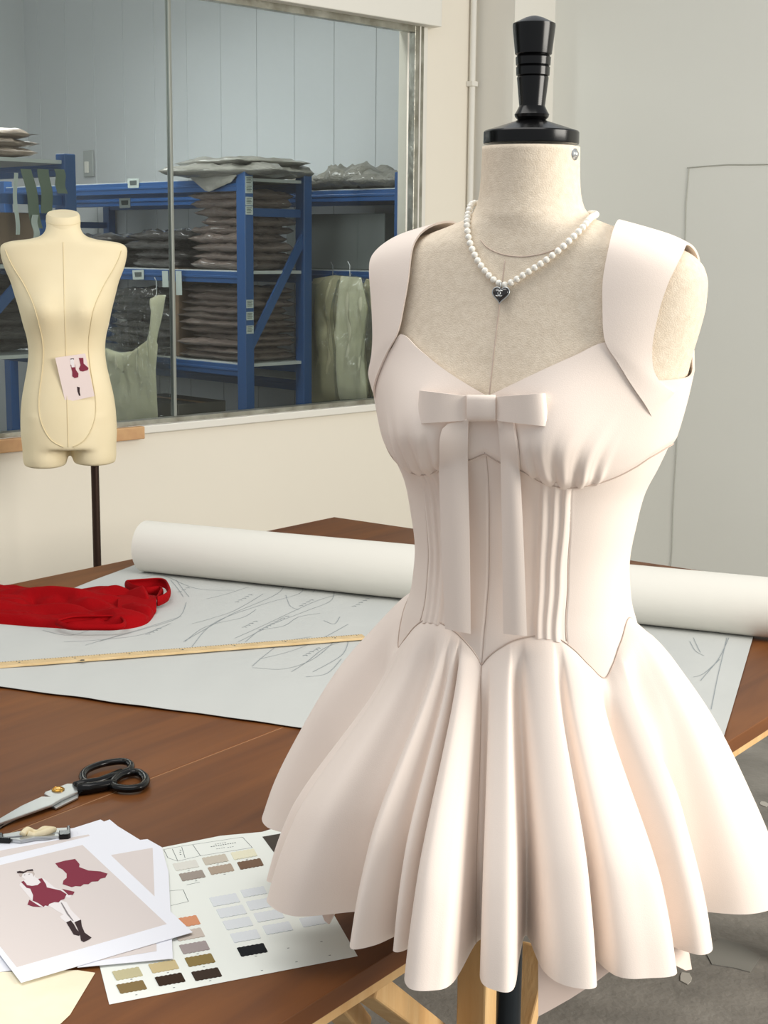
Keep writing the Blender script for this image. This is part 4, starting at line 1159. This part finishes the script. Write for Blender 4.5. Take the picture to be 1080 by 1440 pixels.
# cartons
def carton(u0, u1, va, vb, z0, z1, label, m, flap=True):
    t = thing('carton', label, 'carton', W((u0+u1)/2, (va+vb)/2, z0))
    under(t, wbox(u0, u1, va, vb, z0, z1), 'box', m, bevel=.004)
    k = wbox((u0+u1)/2-.02, (u0+u1)/2+.02, va, vb, z1, z1+.001); under(t, k, 'tape', M_tan)
    return t
carton(un2+.03, un2+dep2-.02, v2+.47, v2+.50, lC+.002, lC+.37, 'brown cardboard sheet standing behind the taupe stack on the lower shelf', M_carton)
carton(un2+.02, un2+dep2-.03, v2+.47, v2+.90, lD+.002, lD+.30, 'grey carton on the lowest shelf of the middle rack', M_carton2)
carton(un1+.03, un1+.40, v1_+.1, v1_+.5, z1a(372)+.002, z1a(300), 'brown carton on the second shelf of the left rack', M_carton)
# packs of the left rack
stack(un1+.18, v1_+.25, lA1, 3, .44, .5, .033, M_packt, 'tan bundle, %s of the pile on top of the left rack', 'bundles on top of the left rack', .03)
stack(un1+.22, v1_+.26, z1a(495), 6, .42, .42, .045, M_packk, 'black pack, %s of the stack behind the cream torso chest', 'black packs on the left rack')
stack(un1+.22, v1_+.26, .602, 6, .42, .42, .042, M_packk, 'black pack, %s of the stack behind the cream torso hip', 'black packs on the left rack bottom')
# green ribbons hanging from the left rack
def hang(px, y0, y1, w, m, label, group, v, sway=0, cat_='ribbon', name='hanging_ribbon'):
    u = u_at(px, v); g = MB(); rows = []
    za_, zb_ = zat(y0, px, W(u, v)), zat(y1, px, W(u, v))
    for k in range(15):
        f = k/14; o_ = sway*f+.004*math.sin(f*7+px)
        rows.append([tuple(W(u-w/2+o_, v, za_+(zb_-za_)*f)), tuple(W(u+w/2+o_, v+.004, za_+(zb_-za_)*f))])
    g.grid(rows); o = g.build(name, m, None, smooth=True, solid=(.002, 0)); tag(o, label, cat_, group)
GR = 'ribbons hanging from the left rack'
hang(43, 238, 321, .042, M_green, 'long green ribbon hanging left of the torso neck', GR, v1_-.03, .035)
hang(67, 238, 300, .045, M_green, 'green ribbon hanging directly behind the torso neck', GR, v1_-.03, .01)
hang(88, 238, 272, .04, M_green, 'shortest green ribbon hanging beside the left rack upright', GR, v1_-.03, .01)
hang(27, 243, 330, .016, M_sticker, 'narrow white paper tag strip hanging leftmost on the left rack', GR, v1_-.035, 0)
hang(53, 302, 338, .024, M_sticker, 'short white tag hanging below the long green ribbon', GR, v1_-.04, 0)
for (px_, y0, y1, lab) in ((232, 381, 404, 'left white hanger strap above the pale green gown'), (251, 381, 415, 'right white hanger strap beside the glazing joint')):
    u = un2-.035; P0, P1 = Pu(px_-3.5, y0, u), Pu(px_+4, y1, u)
    g = MB(); a, b, c, d = Pu(px_-4, y0, u), Pu(px_+4, y0, u), Pu(px_+5, y1, u), Pu(px_-3, y1, u)
    g.add([a, b, c, d], [(0, 1, 2, 3)]); o = g.build('hanger_strap', M_sticker, None, solid=(.002, 0)); tag(o, lab, 'strap', 'straps on the middle rack')
# labels of the beams
for k, (px_, py_) in enumerate(((187, 257), (175, 285), (194, 386))):
    u = un2-.0205 if k != 1 else un2+dep2-.0205
    a, b, c, d = Pu(px_-8, py_-6, u), Pu(px_+8, py_-6.5, u), Pu(px_+8, py_+7, u), Pu(px_-7, py_+7.5, u)
    g = MB(); g.add([a, b, c, d], [(0, 1, 2, 3)]); o = g.build('label_holder', M_sticker, None, solid=(.001, 1)); 
    g = MB(); a, b, c, d = Pu(px_-5, py_-3, u-.0012), Pu(px_+5, py_-3.5, u-.0012), Pu(px_+5, py_+3, u-.0012), Pu(px_-4, py_+3.5, u-.0012); g.add([a, b, c, d], [(0, 1, 2, 3)])
    o2 = g.build('label_print', M_ink, None, solid=(.0004, 1)); o2.parent = o
    o.parent = rk2; o.matrix_parent_inverse = Matrix.Translation(-Vector(rk2.location))
# bagged gowns
def gown(px_out, strap_px, u, m, label, bag_px, thick=.03, seed=1):
    t = thing('bagged_gown', label, 'gown', Pu(*px_out[0], u), 'gowns hanging in clear bags')
    fan([Pu(a, b, u) for a, b in densify(px_out, 4)], thick, m, 'gown', t, None, -E1, 10, seed)
    for sp_ in strap_px: fan([Pu(a, b, u) for a, b in densify(sp_, 4)], thick*.5, m, 'gown_strap', t, None, -E1, 6, seed+1)
    o = fan([Pu(a, b, u) for a, b in densify(bag_px, 4)], thick+.018, M_bag, 'clear_bag', t, None, -E1, 10, seed+2); o['label'] = 'clear plastic garment bag'
    g = MB(); hp_ = Pu(bag_px[0][0], bag_px[0][1], u); g.tube([hp_+Vector((0, 0, -.03)), hp_, hp_+Vector((0, 0, .03)), hp_+Vector((0, 0, .045))+E2*.012], .002, 6); under(t, g, 'hanger_hook', M_steel)
gown([(125, 487), (150, 490), (168, 496), (186, 494), (205, 480), (216, 470), (222, 485), (219, 520), (222, 590), (175, 605), (120, 605), (120, 540)], [[(206, 482), (212, 455), (214, 430), (211, 420), (222, 415), (233, 415), (228, 445), (222, 470), (216, 500)]], un2-.10, M_gown2,
     'pale green strappy gown in a clear bag hanging right of the cream torso', [(220, 406), (234, 416), (240, 450), (238, 600), (118, 606), (118, 420), (165, 405)], .018, 3)
ug = un3-.06
gown([(440, 392), (470, 387), (500, 390), (505, 440), (500, 560), (440, 566), (428, 540), (436, 470)], [], ug, M_gown, 'olive gown in a clear bag, left one hanging below the right rack', [(468, 384), (505, 392), (512, 480), (500, 566), (430, 568), (424, 545), (434, 400)], .03, 5)
gown([(480, 388), (508, 390), (516, 430), (512, 500), (516, 560), (478, 562), (472, 470)], [], ug-.07, M_gown2, 'pale yellow gown in a clear bag, middle one hanging below the right rack', [(492, 384), (520, 395), (524, 480), (520, 562), (472, 566), (466, 440), (474, 395)], .028, 8)
gown([(515, 392), (540, 395), (548, 450), (545, 555), (512, 560), (508, 470)], [], ug-.03, M_gown, 'olive gown in a clear bag, right one hanging beside the dress strap', [(528, 385), (552, 398), (556, 560), (508, 564), (504, 450)], .028, 11)
# packs on rack 3
for k, (px_, w_, kd, lb) in enumerate(((455, .30, 1, 'grey pack on top of the right rack nearest the brace upright'), (500, .28, 4, 'pale crumpled pack on top of the right rack in the middle'), (548, .26, 2, 'grey pack on top of the right rack by the window frame'))):
    vv = v3+.12+(560-px_)/250.
    pack(kd, M_packg, un3+.14, vv, lA3+.002, .36, w_, .085 if k == 1 else .06, .1*k, lb, 'packs on top of the right rack')
carton(un3+.05, un3+.38, v3+.15, v3+.75, z3(380)+.002, z3(300), 'wide grey box standing for shaded wall on the upper shelf of the right rack', mat('shaded_panel_grey', '6d7270', .8))  # added grey box, its colour stands for the panelled wall in shade
# wall switch in the storeroom
px_, py_ = 126, 230
def P_end(px, py):
    d = ray(px, py); o_ = CAM-W0; return CAM+d*((U_E-.016-o_.dot(E1))/d.dot(E1))
c = P_end(px_, py_); c2 = (c-W0)
uu, vv = c2.dot(E1), c2.dot(E2)
t = thing('light_switch', 'small grey switch plate on the panelled wall above the torso neck', 'switch', c)
under(t, wbox(uu-.012, uu, vv-.045, vv+.045, c.z-.07, c.z+.07), 'plate', mat('switch_plate', 'a9adab', .4), bevel=.003)
under(t, wbox(uu-.022, uu-.012, vv-.012, vv+.02, c.z-.05, c.z+.01), 'rocker', M_white, bevel=.003)

# ------------------------------------------------------------------ trestle braces, floor scraps
top_ = TZ-.06
def Pq(px, py, b):
    """sight line meets the vertical plane at distance b from the far table edge"""
    d = ray(px, py); o_ = CAM-CORN; return CAM+d*((b-o_.dot(TX))/d.dot(TX))
bb = TWID-.14
pa, pb = Pq(500, 1365, bb), Pq(690, 1500, bb)
pa = Pz(512, 1382, TZ-.05); dirb = (Pq(640, 1478, bb)-pa)
g = MB(); g.bar(pa, pa+dirb*2.2, .036, .03, (0, 0, 1)); under(table, g, 'brace', M_pine, bevel=.003)
g = MB(); g.bar(Pz(455, 1385, TZ-.06), Pz(505, 1445, TZ-.22), .03, .03, (0, 0, 1)); under(table, g, 'brace', M_pine, bevel=.003)
g = MB(); a = Pq(757, 1330, TWID-.16); b = Pq(722, 1470, TWID-.16); g.bar(a, a+(b-a)*1.8, .02, .05, TX); under(table, g, 'brace', M_pine, bevel=.003)
scr = [(1030, 1345, 30, 'grey'), (965, 1375, 10, 'white'), (1075, 1130, 8, 'white'), (1062, 1150, 14, 'grey')]
labs = ['large grey fabric scrap on the floor at lower right', 'small white scrap on the floor under the skirt', 'white thread scrap on the floor at the right edge', 'pale scrap on the floor beside the table corner']
for (x, y, s, cl__), lb in zip(scr, labs):
    c = Pz(x, y, 0.002); rnd = random.Random(x); pts = [(c.x+math.cos(a)*s*.0016*rnd.uniform(.6, 1.3), c.y+math.sin(a)*s*.0024*rnd.uniform(.6, 1.3)) for a in [2*PI*k/7 for k in range(7)]]
    g = MB(); g.prism(pts, .0005, .002); o = g.build('fabric_scrap', mat('scrap_grey', '8d8b84', .9) if cl__ == 'grey' else mat('scrap_pale', 'bdb8ae', .9), None); tag(o, lb, 'scrap', 'scraps on the floor')

# ------------------------------------------------------------------ light
wd = bpy.data.worlds.new('world'); bpy.context.scene.world = wd; wd.use_nodes = True
wd.node_tree.nodes['Background'].inputs[0].default_value = (.93, .97, 1.0, 1); wd.node_tree.nodes['Background'].inputs[1].default_value = .5
def area(name, loc, target, size, power, col, size_y=None):
    l = bpy.data.lights.new(name, 'AREA'); l.energy = power; l.color = col; l.size = size
    if size_y: l.shape = 'RECTANGLE'; l.size_y = size_y
    o = bpy.data.objects.new(name, l); COL.objects.link(o); o.location = loc
    o.rotation_euler = (Vector(target)-Vector(loc)).to_track_quat('-Z', 'Y').to_euler(); return o
area('window_light', (3.6, .3, 2.3), (.2, 2.2, 1.0), 2.2, 170, (1, .95, .87), 1.8)
area('ceiling_light', (-.6, 1.6, 3.3), (-.6, 1.8, 0), 2.6, 30, (1, .97, .93), 1.2)
sl = W(-3.1, 1.5, 2.0); area('storeroom_fill', sl, sl+E1*1-Vector((0, 0, .28)), .5, 44, (1, 1, 1), 1.6)  # added fill out of view at the left, brightens the rack sides
sl = W(-1.0, .28, 2.75); area('storeroom_fill', sl, sl+E2*.75-Vector((0, 0, 1)), 1.6, 26, (1, 1, 1), .25)  # added fill hidden above the window head, lights the rack fronts
sl = W(U_E-1.15, 1.7, 2.62); area('storeroom_fill', sl, sl-Vector((0, 0, 1)), .4, 16, (1, 1, 1), .9)  # added fill above the view, brightens the panels lower down

sc = bpy.context.scene
sc.view_settings.view_transform = 'Standard'; sc.view_settings.look = 'None'
sc.view_settings.exposure = .22; sc.view_settings.gamma = 1; sc.view_settings.use_curve_mapping = False
